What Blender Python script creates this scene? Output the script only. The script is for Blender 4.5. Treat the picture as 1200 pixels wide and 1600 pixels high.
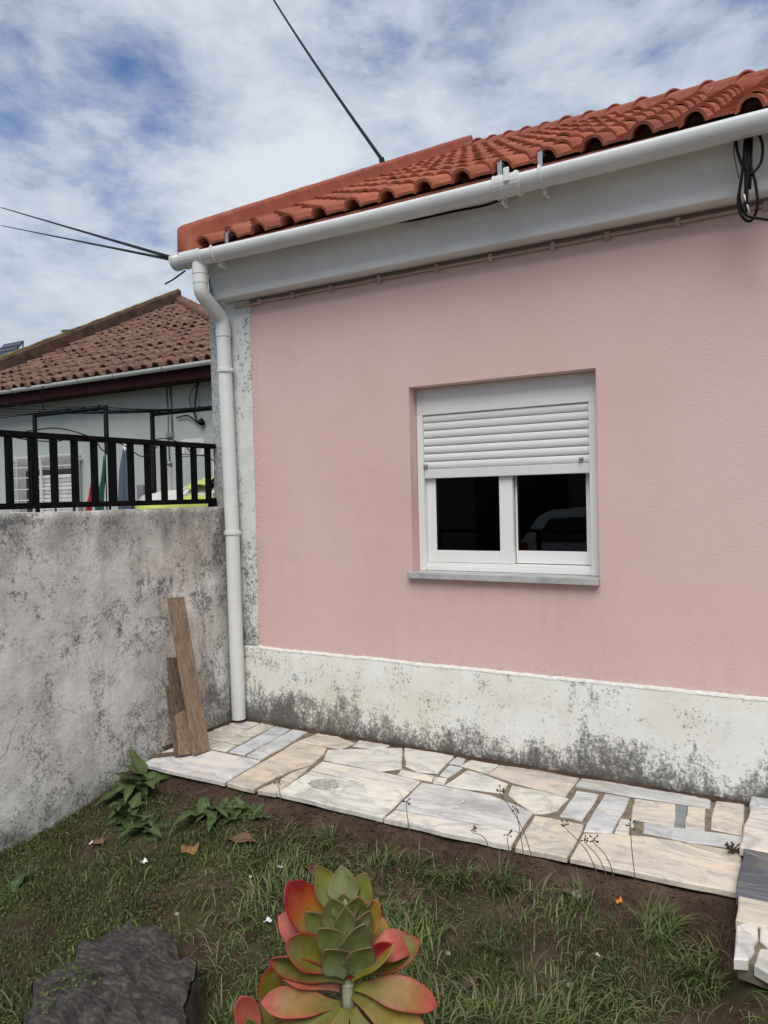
import bpy, bmesh, math, random
import numpy as np
from mathutils import Vector, Matrix, noise as mn
random.seed(7); rng = np.random.default_rng(7)
R = math.radians
for o in list(bpy.data.objects): bpy.data.objects.remove(o)
SC = bpy.context.scene; COL = SC.collection

# ------------------------------------------------------------------ camera
CAM = Vector((3.5892, -3.9740, 1.5))
YAW, PITCH, ROLL = R(30.498), R(-1.2197), R(-1.3382)
fw = Vector((-math.sin(YAW)*math.cos(PITCH), math.cos(YAW)*math.cos(PITCH), math.sin(PITCH)))
rt = Vector((math.cos(YAW), math.sin(YAW), 0)); up = rt.cross(fw)
r2 = rt*math.cos(ROLL) + up*math.sin(ROLL); u2 = -rt*math.sin(ROLL) + up*math.cos(ROLL)
cd = bpy.data.cameras.new('camera'); cam = bpy.data.objects.new('camera', cd); COL.objects.link(cam)
M = Matrix((r2, u2, -fw)).transposed().to_4x4(); M.translation = CAM; cam.matrix_world = M
cd.sensor_fit = 'VERTICAL'; cd.sensor_height = 32; cd.lens = 32*1196.1/1600; cd.clip_start = .05; cd.clip_end = 900
SC.camera = cam
SC.render.resolution_x, SC.render.resolution_y = 768, 1024

# ------------------------------------------------------------------ light
SUN_EL, SUN_AZ = 54, 158          # azimuth clockwise from +y: light comes from behind the camera
EXPOSURE = 0.95
world = bpy.data.worlds.new('World'); SC.world = world; world.use_nodes = True
sd = bpy.data.lights.new('sun', 'SUN'); sd.energy = 1.5; sd.angle = R(40); sd.color = (1, .96, .9)
sun = bpy.data.objects.new('sun', sd); COL.objects.link(sun)
sv = Vector((math.sin(R(SUN_AZ))*math.cos(R(SUN_EL)), math.cos(R(SUN_AZ))*math.cos(R(SUN_EL)), math.sin(R(SUN_EL))))
sun.rotation_euler = sv.to_track_quat('Z', 'Y').to_euler(); sun.location = (0, -20, 30)
SC.view_settings.view_transform = 'Standard'; SC.view_settings.look = 'None'
SC.view_settings.exposure = EXPOSURE; SC.view_settings.gamma = 1; SC.view_settings.use_curve_mapping = False

# ------------------------------------------------------------------ node helpers
def nd(t, typ, ins=None, **pr):
    n = t.nodes.new(typ)
    for k, v in pr.items(): setattr(n, k, v)
    for k, v in (ins or {}).items():
        s = n.inputs[k]
        if isinstance(v, bpy.types.NodeSocket): t.links.new(v, s)
        else: s.default_value = v
    return n
def c4(c): return (*c, 1) if len(c) == 3 else c
def NZ(t, vec, scale, detail=4, rough=.55, dist=0, out='Fac'):
    return nd(t, 'ShaderNodeTexNoise', {'Vector': vec, 'Scale': scale, 'Detail': detail, 'Roughness': rough, 'Distortion': dist}).outputs[out]
def RP(t, fac, stops, interp='LINEAR'):
    n = nd(t, 'ShaderNodeValToRGB', {'Fac': fac}); n.color_ramp.interpolation = interp
    e = n.color_ramp.elements
    while len(e) < len(stops): e.new(.5)
    for i, (p, c) in enumerate(stops):
        e[i].position = p; e[i].color = c4(c) if not isinstance(c, (int, float)) else (c, c, c, 1)
    return n.outputs['Color']
def MX(t, f, a, b, blend='MIX'):
    n = nd(t, 'ShaderNodeMix', data_type='RGBA', blend_type=blend)
    for i, v in ((0, f), (6, a), (7, b)):
        if isinstance(v, bpy.types.NodeSocket): t.links.new(v, n.inputs[i])
        else: n.inputs[i].default_value = v if i == 0 else c4(v)
    return n.outputs[2]
def MA(t, op, a, b=0.0, clamp=False, c=None):
    ins = {0: a, 1: b}
    if c is not None: ins[2] = c
    return nd(t, 'ShaderNodeMath', ins, operation=op, use_clamp=clamp).outputs[0]
def MR(t, v, a, b, c=0., d=1.):
    return nd(t, 'ShaderNodeMapRange', {0: v, 1: a, 2: b, 3: c, 4: d}, clamp=True).outputs[0]
def OBJC(t): return nd(t, 'ShaderNodeTexCoord').outputs['Object']
def XYZ(t, v):
    n = nd(t, 'ShaderNodeSeparateXYZ', {0: v}); return n.outputs[0], n.outputs[1], n.outputs[2]
def SCALE(t, v, s, loc=(0, 0, 0)): return nd(t, 'ShaderNodeMapping', {'Vector': v, 'Scale': s, 'Location': loc}).outputs[0]
def BUMP(t, h, strength=.3, dist=.004, normal=None):
    ins = {'Height': h, 'Strength': strength, 'Distance': dist}
    if normal is not None: ins['Normal'] = normal
    return nd(t, 'ShaderNodeBump', ins).outputs[0]
def material(name):
    m = bpy.data.materials.new(name); m.use_nodes = True; t = m.node_tree
    return m, t, t.nodes['Principled BSDF']
def setb(t, b, **k):
    names = {'col': 'Base Color', 'rough': 'Roughness', 'metal': 'Metallic', 'nrm': 'Normal', 'spec': 'Specular IOR Level', 'sss': 'Subsurface Weight', 'coat': 'Coat Weight', 'trans': 'Transmission Weight'}
    for a, v in k.items():
        s = b.inputs[names[a]]
        if isinstance(v, bpy.types.NodeSocket): t.links.new(v, s)
        else: s.default_value = c4(v) if a == 'col' else v

# ------------------------------------------------------------------ sky: clear-sky texture behind a broken deck of cloud
t = world.node_tree; bg = t.nodes['Background']
sky = nd(t, 'ShaderNodeTexSky', sky_type='NISHITA', sun_disc=False, sun_elevation=R(SUN_EL), sun_rotation=R(SUN_AZ), air_density=1.2, dust_density=.6, ozone_density=1.5)
dv = nd(t, 'ShaderNodeTexCoord').outputs['Generated']
x, y, z = XYZ(t, dv)
cv = SCALE(t, dv, (1.0, 1.0, 1.9), (2.75, 5.1, .95))
n1 = NZ(t, cv, 2.3, 9, .56, .25); n2 = NZ(t, cv, 7.5, 10, .62, .15); n3 = NZ(t, cv, 1.6, 5, .5, .2)
den = MA(t, 'ADD', MA(t, 'MULTIPLY', n1, .70), MA(t, 'MULTIPLY', n2, .30))
cover = RP(t, den, [(.385, 0.06), (.44, .48), (.49, .86), (.55, 1)])
shade = RP(t, MA(t, 'ADD', MA(t, 'MULTIPLY', n3, .35), MA(t, 'MULTIPLY', den, .65)), [(.43, (1.75, 2.1, 2.75)), (.50, (2.6, 2.95, 3.5)), (.58, (3.75, 4.0, 4.4))])
skyc = MX(t, 1.0, sky.outputs[0], (.30, .40, .60), 'MULTIPLY')
colr = MX(t, cover, skyc, shade)
t.links.new(colr, bg.inputs[0]); bg.inputs[1].default_value = .1

# ------------------------------------------------------------------ mesh helpers
def mk(name, verts, faces, mat=None, parent=None, smooth=False, cols=None, uv=None):
    me = bpy.data.meshes.new(name); me.from_pydata([tuple(v) for v in verts], [], faces); me.update()
    if mat: me.materials.append(mat)
    if smooth: me.polygons.foreach_set('use_smooth', [True]*len(me.polygons))
    if cols is not None:
        a = me.color_attributes.new('Col', 'FLOAT_COLOR', 'POINT')
        a.data.foreach_set('color', np.asarray(cols, dtype=np.float32).ravel())
    return link(name, me, parent)
def link(name, me, parent=None):
    o = bpy.data.objects.new(name, me); COL.objects.link(o)
    if parent is not None: adopt(o, parent)
    return o
def wloc(p):
    v = Vector(p.get('_w', (0, 0, 0))) if p is not None else Vector()
    return v
def adopt(o, p):
    o.parent = p; o.matrix_parent_inverse = Matrix.Translation(-BASE.get(p.name, Vector()))
BASE = {}
def tag(o, label, cat, group=None, kind=None):
    if label: o['label'] = label
    if cat: o['category'] = cat
    if group: o['group'] = group
    if kind: o['kind'] = kind
    return o
def thing(name, label, cat, loc=(0, 0, 0), group=None):
    o = bpy.data.objects.new(name, None); COL.objects.link(o); o.location = loc; o.empty_display_size = .1
    BASE[o.name] = Vector(loc)
    return tag(o, label, cat, group)
class G:                                          # geometry collector for ONE mesh
    def __init__(s): s.v = []; s.f = []
    def add(s, v, f):
        n = len(s.v); s.v += [tuple(p) for p in v]; s.f += [tuple(i+n for i in q) for q in f]; return s
    def box(s, x0, x1, y0, y1, z0, z1):
        return s.add([(x0,y0,z0),(x1,y0,z0),(x1,y1,z0),(x0,y1,z0),(x0,y0,z1),(x1,y0,z1),(x1,y1,z1),(x0,y1,z1)],
                     [(3,2,1,0),(4,5,6,7),(0,1,5,4),(1,2,6,5),(2,3,7,6),(3,0,4,7)])
    def tube(s, pts, r, seg=8, caps=True):
        P = [Vector(p) for p in pts]; n = len(P)
        rr = r if isinstance(r, (list, tuple)) else [r]*n
        T = [(P[min(i+1, n-1)] - P[max(i-1, 0)]).normalized() for i in range(n)]
        a = Vector((0, 0, 1)) if abs(T[0].z) < .9 else Vector((1, 0, 0))
        N = (a - T[0]*a.dot(T[0])).normalized(); V = []; F = []
        for i in range(n):
            N = (N - T[i]*N.dot(T[i])); N = N.normalized() if N.length > 1e-6 else T[i].orthogonal().normalized()
            B = T[i].cross(N)
            for k in range(seg):
                an = 2*math.pi*k/seg; V.append(P[i] + (N*math.cos(an) + B*math.sin(an))*rr[i])
        for i in range(n-1):
            for k in range(seg):
                k2 = (k+1) % seg; F.append((i*seg+k, i*seg+k2, (i+1)*seg+k2, (i+1)*seg+k))
        if caps: F += [tuple(range(seg-1, -1, -1)), tuple((n-1)*seg+k for k in range(seg))]
        return s.add(V, F)
    def prism(s, poly, z0, z1):
        n = len(poly)
        return s.add([(p[0], p[1], z0) for p in poly] + [(p[0], p[1], z1) for p in poly],
                     [tuple(range(n-1, -1, -1)), tuple(range(n, 2*n))] + [(i, (i+1) % n, n+(i+1) % n, n+i) for i in range(n)])
    def grid(s, fn, nu, nv):
        V = [fn(i/nu, j/nv) for j in range(nv+1) for i in range(nu+1)]
        return s.add(V, [(j*(nu+1)+i, j*(nu+1)+i+1, (j+1)*(nu+1)+i+1, (j+1)*(nu+1)+i) for j in range(nv) for i in range(nu)])
    def lathe(s, c, prof, seg=16):                 # prof: (radius, z)
        V = [(c[0]+r*math.cos(2*math.pi*k/seg), c[1]+r*math.sin(2*math.pi*k/seg), c[2]+z) for r, z in prof for k in range(seg)]
        F = [(i*seg+k, i*seg+(k+1) % seg, (i+1)*seg+(k+1) % seg, (i+1)*seg+k) for i in range(len(prof)-1) for k in range(seg)]
        return s.add(V, F)
    def obj(s, name, mat, parent=None, smooth=False, bevel=0, seg=2):
        o = mk(name, s.v, s.f, mat, parent, smooth)
        if bevel:
            b = o.modifiers.new('bevel', 'BEVEL'); b.width = bevel; b.segments = seg; b.limit_method = 'ANGLE'; b.angle_limit = R(40)
        return o
def cr(pts, n=8):                                  # Catmull-Rom through points
    P = [Vector(p) for p in pts]; P = [P[0]*2-P[1]] + P + [P[-1]*2-P[-2]]; out = []
    for i in range(1, len(P)-2):
        a, b, c, d = P[i-1:i+3]
        for k in range(n):
            u = k/n; out.append(.5*((2*b)+(c-a)*u+(2*a-5*b+4*c-d)*u*u+(3*b-a-3*c+d)*u**3))
    return out + [P[-2]]
def sm(t): t = max(0., min(1., t)); return t*t*(3-2*t)

# ------------------------------------------------------------------ materials
def plain(name, col, rough=.6, metal=0, var=.06, scale=6, bump=0, bscale=60, spec=.5):
    m, t, b = material(name); v = OBJC(t)
    n = NZ(t, v, scale, 5, .6)
    c = MX(t, 1.0, col, RP(t, n, [(.3, (1-var*2,)*3), (.7, (1+var,)*3)]), 'MULTIPLY')
    setb(t, b, col=c, rough=rough, metal=metal, spec=spec)
    if bump: setb(t, b, nrm=BUMP(t, NZ(t, v, bscale, 4), bump, .003))
    return m
def pink_plaster():
    m, t, b = material('pink_plaster'); v = OBJC(t); x, y, z = XYZ(t, v)
    c = RP(t, NZ(t, v, 1.1, 5, .6), [(.3, (.61, .408, .368)), (.5, (.65, .44, .40)), (.72, (.67, .465, .425))])
    spot = RP(t, NZ(t, v, 2.3, 8, .7), [(.55, 0.0), (.72, .5)])
    c = MX(t, MA(t, 'MULTIPLY', spot, MR(t, x, 2.2, .3)), c, (.40, .26, .235))
    edge = MA(t, 'MULTIPLY', MR(t, z, .58, .51), RP(t, NZ(t, v, 45, 5, .7), [(.56, 0.0), (.66, .8)]))
    edge2 = MA(t, 'MULTIPLY', MR(t, x, .33, .25), RP(t, NZ(t, v, 60, 5, .7), [(.5, 0.0), (.64, .8)]))
    c = MX(t, MA(t, 'MAXIMUM', edge, edge2), c, (.16, .10, .09))
    drip = MA(t, 'MULTIPLY', RP(t, NZ(t, SCALE(t, v, (9, 9, .8)), 1.6, 5, .6), [(.52, 0.0), (.75, .25)]), MR(t, z, 1.1, .5))
    c = MX(t, drip, c, (.42, .27, .24))
    sd_ = MA(t, 'MULTIPLY', MA(t, 'MULTIPLY', MR(t, x, 1.30, 1.45), MR(t, x, 2.66, 2.5)), MA(t, 'MULTIPLY', MR(t, z, .62, 1.0), MR(t, z, 1.03, 1.0)))
    sd_ = MA(t, 'MULTIPLY', sd_, RP(t, NZ(t, SCALE(t, v, (14, 14, .7)), 1.4, 6, .65), [(.46, 0.0), (.70, .16)]))
    c = MX(t, sd_, c, (.34, .25, .21))
    fade = RP(t, NZ(t, SCALE(t, v, (1, 1, .6), (4, 1, 2)), .9, 6, .6), [(.40, 0.0), (.66, .45)])
    c = MX(t, fade, c, (.72, .53, .50))
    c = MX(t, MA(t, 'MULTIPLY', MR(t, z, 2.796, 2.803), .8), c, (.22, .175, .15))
    h = MA(t, 'ADD', MA(t, 'MULTIPLY', NZ(t, SCALE(t, v, (1, 1, 1.7)), 55, 3, .55), 1.0), MA(t, 'MULTIPLY', NZ(t, v, 13, 3, .5), .9))
    setb(t, b, col=c, rough=.88, spec=.25, nrm=BUMP(t, h, .27, .006)); return m
def stained_white(name, base=(.60, .60, .56), zlo=0., zhi=.30, side=False, warm=(.56, .53, .44)):
    m, t, b = material(name); v = OBJC(t); x, y, z = XYZ(t, v)
    c = MX(t, RP(t, NZ(t, v, 2.2, 6, .65), [(.38, 0.0), (.62, 1)]), base, warm)
    c = MX(t, RP(t, NZ(t, v, 7, 8, .7), [(.54, 0.0), (.74, .35)]), c, (.46, .455, .42))
    big = NZ(t, SCALE(t, v, (1, 1, .7)), 3.4, 5, .55); fine = NZ(t, v, 52, 8, .82); mid = NZ(t, SCALE(t, v, (1, 1, .55)), 16, 6, .7)
    hgt = MR(t, z, zhi, zlo)
    amt = MA(t, 'ADD', MA(t, 'MULTIPLY', hgt, .56), MA(t, 'MULTIPLY', MA(t, 'SUBTRACT', big, .5), .95))
    amt = MA(t, 'ADD', amt, MA(t, 'MULTIPLY', MA(t, 'SUBTRACT', mid, .5), 1.1)); amt = MA(t, 'ADD', amt, MA(t, 'MULTIPLY', MR(t, x, .7, .15), .10))
    amt = MA(t, 'ADD', amt, MA(t, 'MULTIPLY', MA(t, 'SUBTRACT', fine, .5), 1.7))
    dark = RP(t, amt, [(.17, 0.0), (.27, .55), (.50, .92)])
    spk = RP(t, MA(t, 'ADD', MA(t, 'MULTIPLY', NZ(t, v, 46, 7, .75), .75), MA(t, 'MULTIPLY', NZ(t, v, 5.5, 3), .4)), [(.655, 0.0), (.71, .8)])
    c = MX(t, spk, c, (.17, .165, .15))
    c = MX(t, dark, c, MX(t, mid, (.030, .027, .024), (.12, .11, .10)))
    low = MA(t, 'MULTIPLY', MR(t, z, .05, -.01), RP(t, mid, [(.35, .3), (.6, 1)]))
    c = MX(t, low, c, (.055, .048, .038))
    h = MA(t, 'ADD', NZ(t, v, 38, 6, .65), MA(t, 'MULTIPLY', dark, -.35))
    setb(t, b, col=c, rough=.9, spec=.2, nrm=BUMP(t, h, .45, .006)); return m
def garden_render():
    m, t, b = material('weathered_render'); v = OBJC(t); x, y, z = XYZ(t, v)
    c = MX(t, RP(t, NZ(t, v, 1.6, 5, .6), [(.36, 0.0), (.64, 1)]), (.78, .755, .70), (.66, .63, .565))
    brown = MA(t, 'MULTIPLY', MR(t, y, -1.0, -.15), MR(t, NZ(t, v, 3, 4), .38, .6))
    c = MX(t, MA(t, 'MULTIPLY', brown, .75), c, (.40, .365, .30))
    top = MA(t, 'MULTIPLY', MR(t, z, 1.16, 1.32), MR(t, NZ(t, SCALE(t, v, (1, 1, .35)), 6, 5), .34, .62))
    c = MX(t, MA(t, 'MULTIPLY', top, .8), c, (.25, .235, .21))
    soft = RP(t, NZ(t, v, 6.5, 9, .72, .3), [(.48, 0.0), (.66, .5)])
    c = MX(t, soft, c, (.36, .345, .32))
    vst = RP(t, NZ(t, SCALE(t, v, (7, 7, 1.1), (1, 4, 2)), 1.3, 7, .7), [(.46, 0.0), (.66, .55)])
    c = MX(t, MA(t, 'MULTIPLY', vst, MR(t, y, -1.6, -.3, .25, 1.)), c, (.22, .195, .16))
    blot = NZ(t, v, 4.2, 5, .6, .6); fine = NZ(t, v, 64, 6, .78); mid = NZ(t, v, 17, 7, .72)
    a = MA(t, 'ADD', MA(t, 'MULTIPLY', MA(t, 'SUBTRACT', blot, .5), 1.25), MA(t, 'MULTIPLY', MA(t, 'SUBTRACT', fine, .5), 1.9))
    a = MA(t, 'ADD', a, MA(t, 'MULTIPLY', MA(t, 'SUBTRACT', mid, .5), 1.15))
    a = MA(t, 'ADD', a, MA(t, 'MULTIPLY', MR(t, z, .25, -.25), .24)); a = MA(t, 'ADD', a, MA(t, 'MULTIPLY', MA(t, 'MULTIPLY', MR(t, y, -.75, -.1), MR(t, NZ(t, SCALE(t, v, (1, 1, .4)), 5, 4), .4, .62)), .26)); a = MA(t, 'ADD', a, MA(t, 'MULTIPLY', MR(t, z, 1.1, 1.45), .10))
    c = MX(t, RP(t, a, [(.08, 0.0), (.38, .88)]), c, MX(t, mid, (.085, .083, .082), (.19, .185, .18)))
    st = RP(t, NZ(t, SCALE(t, v, (10, 10, .9), (3, 0, 0)), 1.0, 4, .6), [(.60, 0.0), (.72, .35)])
    c = MX(t, MA(t, 'MULTIPLY', st, MR(t, z, .7, 1.4)), c, (.21, .19, .155))
    crack = nd(t, 'ShaderNodeTexVoronoi', {'Vector': SCALE(t, nd(t, 'ShaderNodeVectorMath', {0: v, 1: nd(t, 'ShaderNodeVectorMath', {0: NZ(t, v, 5, 6, .7, 0, 'Color'), 1: (.25, .25, .25)}, operation='MULTIPLY').outputs[0]}, operation='ADD').outputs[0], (1, 1, .55)), 'Scale': 2.4}, feature='DISTANCE_TO_EDGE').outputs[0]
    ck = MA(t, 'MULTIPLY', MR(t, crack, .006, .0), RP(t, NZ(t, v, 2.1, 3), [(.5, 0.0), (.6, 1)]))
    c = MX(t, MA(t, 'MULTIPLY', ck, .8), c, (.07, .065, .06))
    dirt = MA(t, 'MULTIPLY', MR(t, z, -.02, -.2), MR(t, NZ(t, v, 11, 5), .3, .6))
    c = MX(t, MA(t, 'MULTIPLY', dirt, .8), c, (.10, .085, .06))
    h = MA(t, 'ADD', MA(t, 'ADD', NZ(t, v, 30, 7, .7), MA(t, 'MULTIPLY', NZ(t, v, 7, 4), 1.5)), MA(t, 'MULTIPLY', ck, -.6))
    setb(t, b, col=c, rough=.93, spec=.2, nrm=BUMP(t, h, .6, .010)); return m
def marble(name='marble', dirt=.5):
    m, t, b = material(name); v = OBJC(t); oi = nd(t, 'ShaderNodeObjectInfo')
    off = nd(t, 'ShaderNodeCombineXYZ', {0: MA(t, 'MULTIPLY', oi.outputs['Random'], 37.), 1: MA(t, 'MULTIPLY', oi.outputs['Random'], 91.), 2: 0.}).outputs[0]
    w = nd(t, 'ShaderNodeVectorMath', {0: v, 1: off}, operation='ADD').outputs[0]
    rot = nd(t, 'ShaderNodeMapping', {'Vector': w, 'Rotation': nd(t, 'ShaderNodeCombineXYZ', {2: MA(t, 'ADD', MA(t, 'MULTIPLY', oi.outputs['Random'], 1.3), -.4)}).outputs[0], 'Scale': (1.0, 2.5, 1)}).outputs[0]
    vein = NZ(t, rot, 2.1, 8, .58, 1.6)
    base = oi.outputs['Color']
    c = MX(t, 1.0, base, RP(t, vein, [(.27, (.66, .67, .69)), (.40, (.89, .88, .87)), (.50, (1.03, 1.02, 1.01)), (.66, (1.13, 1.05, .93))]), 'MULTIPLY')
    thin = RP(t, NZ(t, rot, 1.3, 9, .62, 1.6), [(.468, 0.0), (.5, .55), (.512, .35), (.54, 0.0)])
    c = MX(t, thin, c, (.28, .29, .29))
    rust = RP(t, NZ(t, w, 4.5, 6, .65), [(.58, 0.0), (.78, .45)])
    c = MX(t, rust, c, (.42, .29, .15))
    d = RP(t, NZ(t, v, 9, 9, .75), [(.50, 0.0), (.72, dirt)])
    c = MX(t, d, c, (.26, .24, .20))
    sp = RP(t, NZ(t, v, 90, 3, .6), [(.70, 0.0), (.74, .7)])
    c = MX(t, sp, c, (.1, .09, .07))
    setb(t, b, col=c, rough=MA(t, 'ADD', MA(t, 'MULTIPLY', vein, .2), .42), spec=.4, nrm=BUMP(t, NZ(t, v, 40, 5), .12, .003)); return m
def terracotta(name, a, bcol, lichen=0., dark=.0):
    m, t, b = material(name); v = OBJC(t); oi = nd(t, 'ShaderNodeObjectInfo')
    off = nd(t, 'ShaderNodeCombineXYZ', {0: MA(t, 'MULTIPLY', oi.outputs['Random'], 61.), 1: MA(t, 'MULTIPLY', oi.outputs['Random'], 17.), 2: 0.}).outputs[0]
    w = nd(t, 'ShaderNodeVectorMath', {0: v, 1: off}, operation='ADD').outputs[0]
    c = MX(t, oi.outputs['Random'], a, bcol)
    c = MX(t, RP(t, NZ(t, w, 7, 6, .65), [(.4, 0.0), (.68, .55)]), c, tuple(.62*k for k in a))
    c = MX(t, RP(t, NZ(t, w, 22, 5, .7), [(.56, 0.0), (.75, .4)]), c, (.50, .29, .20))
    if lichen:
        c = MX(t, RP(t, NZ(t, w, 16, 7, .7), [(.56-.1*lichen, 0.0), (.70, .75*lichen)]), c, (.30, .24, .17))
        c = MX(t, RP(t, NZ(t, w, 9, 6, .7), [(.50, 0.0), (.66, .8*lichen)]), c, (.085, .05, .035))
    setb(t, b, col=c, rough=.8, spec=.3, nrm=BUMP(t, NZ(t, w, 60, 5, .6), .25, .003)); return m
def terracotta_stuff(name, a, lichen):
    m, t, b = material(name); v = OBJC(t)
    c = MX(t, RP(t, NZ(t, v, 3.3, 6, .65), [(.35, 0.0), (.65, 1)]), a, tuple(.55*k for k in a))
    c = MX(t, RP(t, NZ(t, v, 14, 7, .7), [(.5, 0.0), (.7, .8*lichen)]), c, (.30, .24, .17))
    c = MX(t, RP(t, NZ(t, v, 8, 6, .7), [(.5, 0.0), (.66, .8*lichen)]), c, (.085, .05, .035))
    setb(t, b, col=c, rough=.85, spec=.25, nrm=BUMP(t, NZ(t, v, 40, 5), .3, .004)); return m
def pvc(name='white_pvc', col=(.70, .71, .68), grime=.3):
    m, t, b = material(name); v = OBJC(t)
    c = MX(t, RP(t, NZ(t, v, 3, 7, .7), [(.45, 0.0), (.75, grime)]), col, tuple(.72*k for k in col))
    c = MX(t, RP(t, NZ(t, v, 70, 4, .7), [(.66, 0.0), (.72, grime)]), c, (.35, .34, .30))
    setb(t, b, col=c, rough=.36, spec=.45, nrm=BUMP(t, NZ(t, v, 9, 2), .03, .01)); return m
def wood(name, a, bcol):
    m, t, b = material(name); v = nd(t, 'ShaderNodeTexCoord').outputs['Generated']; oi = nd(t, 'ShaderNodeObjectInfo')
    off = nd(t, 'ShaderNodeCombineXYZ', {0: MA(t, 'MULTIPLY', oi.outputs['Random'], 9.), 1: 0., 2: MA(t, 'MULTIPLY', oi.outputs['Random'], 5.)}).outputs[0]
    w = SCALE(t, nd(t, 'ShaderNodeVectorMath', {0: v, 1: off}, operation='ADD').outputs[0], (5, 7, .8))
    g = NZ(t, w, 2.6, 8, .65, .8); g2 = NZ(t, SCALE(t, w, (4, 4, .5)), 3, 5, .6)
    c = MX(t, RP(t, g, [(.40, 0.0), (.60, 1)]), tuple(1.15*k for k in a), tuple(.85*k for k in bcol))
    c = MX(t, RP(t, g2, [(.5, 0.0), (.72, .5)]), c, tuple(.5*k for k in a))
    setb(t, b, col=c, rough=.55, spec=.35, nrm=BUMP(t, g2, .15, .003)); return m
def soil_mat():
    m, t, b = material('soil'); v = OBJC(t)
    c = RP(t, NZ(t, v, 5, 9, .7), [(.3, (.040, .025, .019)), (.5, (.078, .048, .034)), (.68, (.135, .088, .062))])
    moss = RP(t, MA(t, 'ADD', MA(t, 'MULTIPLY', NZ(t, v, 2.1, 5, .6), .7), MA(t, 'MULTIPLY', NZ(t, v, 28, 5, .7), .3)), [(.45, 0.0), (.56, .75)])
    yy = XYZ(t, v)[1]
    c = MX(t, MA(t, 'MULTIPLY', moss, MR(t, yy, -1.08, -1.32)), c, MX(t, NZ(t, v, 60, 4), (.03, .042, .012), (.085, .092, .026)))
    c = MX(t, RP(t, NZ(t, v, 120, 3, .6), [(.66, 0.0), (.72, .6)]), c, (.16, .12, .085))
    h = MA(t, 'ADD', NZ(t, v, 28, 8, .75), MA(t, 'MULTIPLY', NZ(t, v, 110, 4, .6), .5))
    setb(t, b, col=c, rough=.97, spec=.15, nrm=BUMP(t, h, .9, .016)); return m
def vcol(name, rough=.6, sss=0, spec=.35, trans=.0, bump=0, spots=False):
    m, t, b = material(name); a = nd(t, 'ShaderNodeAttribute', attribute_name='Col')
    v = OBJC(t)
    c = MX(t, 1.0, a.outputs['Color'], RP(t, NZ(t, v, 14, 6, .65), [(.3, (.78,)*3), (.7, (1.14,)*3)]), 'MULTIPLY')
    if spots:
        c = MX(t, RP(t, NZ(t, v, 26, 8, .7), [(.45, 0.0), (.7, .5)]), c, MX(t, 1.0, c, (.55, .50, .45), 'MULTIPLY'))
        c = MX(t, RP(t, NZ(t, v, 150, 3, .6), [(.66, 0.0), (.72, .55)]), c, (.10, .055, .03))
        c = MX(t, RP(t, NZ(t, v, 11, 5, .6), [(.5, 0.0), (.75, .22)]), c, (.30, .32, .26))
    setb(t, b, col=c, rough=rough, spec=spec)
    if bump: setb(t, b, nrm=BUMP(t, NZ(t, v, 30, 4), bump, .004))
    if trans:
        out = t.nodes['Material Output']; tl = nd(t, 'ShaderNodeBsdfTranslucent', {'Color': c})
        mxs = nd(t, 'ShaderNodeMixShader', {0: trans, 1: b.outputs[0], 2: tl.outputs[0]}); t.links.new(mxs.outputs[0], out.inputs[0])
    return m
def glass_mat():
    m, t, b = material('window_glass'); t.nodes.remove(b); out = t.nodes['Material Output']
    gl = nd(t, 'ShaderNodeBsdfGlossy', {'Color': (1, 1, 1, 1), 'Roughness': .004}); tr = nd(t, 'ShaderNodeBsdfTransparent', {'Color': (.62, .66, .64, 1)})
    fr = nd(t, 'ShaderNodeFresnel', {'IOR': 1.5})
    mxs = nd(t, 'ShaderNodeMixShader', {0: fr.outputs[0], 1: tr.outputs[0], 2: gl.outputs[0]}); t.links.new(mxs.outputs[0], out.inputs[0]); return m
def stump_wood():
    m, t, b = material('stump_cut'); v = OBJC(t)
    vv = nd(t, 'ShaderNodeVectorMath', {0: v, 1: (-1.56, -2.33, 0)}, operation='ADD').outputs[0]
    ln = nd(t, 'ShaderNodeVectorMath', {0: nd(t, 'ShaderNodeVectorMath', {0: vv, 1: nd(t, 'ShaderNodeVectorMath', {0: NZ(t, v, 9, 4, .6, 0, 'Color'), 1: (.05, .05, 0)}, operation='MULTIPLY').outputs[0]}, operation='ADD').outputs[0]}, operation='LENGTH').outputs['Value']
    ring = MA(t, 'SINE', MA(t, 'MULTIPLY', ln, 260.))
    c = RP(t, NZ(t, SCALE(t, v, (1, 1.2, 1)), 20, 9, .8), [(.32, (.034, .028, .027)), (.5, (.10, .085, .078)), (.66, (.23, .20, .175))])
    c = MX(t, MA(t, 'MULTIPLY', MR(t, ring, -.3, 1), .28), c, (.035, .03, .028))
    c = MX(t, RP(t, NZ(t, v, 75, 5, .7), [(.64, 0.0), (.74, .8)]), c, (.26, .24, .21))
    c = MX(t, RP(t, NZ(t, v, 6, 5, .7), [(.55, 0.0), (.7, .6)]), c, (.05, .055, .025))
    h = MA(t, 'ADD', NZ(t, v, 55, 9, .8), MA(t, 'MULTIPLY', ring, .12))
    setb(t, b, col=c, rough=.92, spec=.2, nrm=BUMP(t, h, 1., .018)); return m
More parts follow.
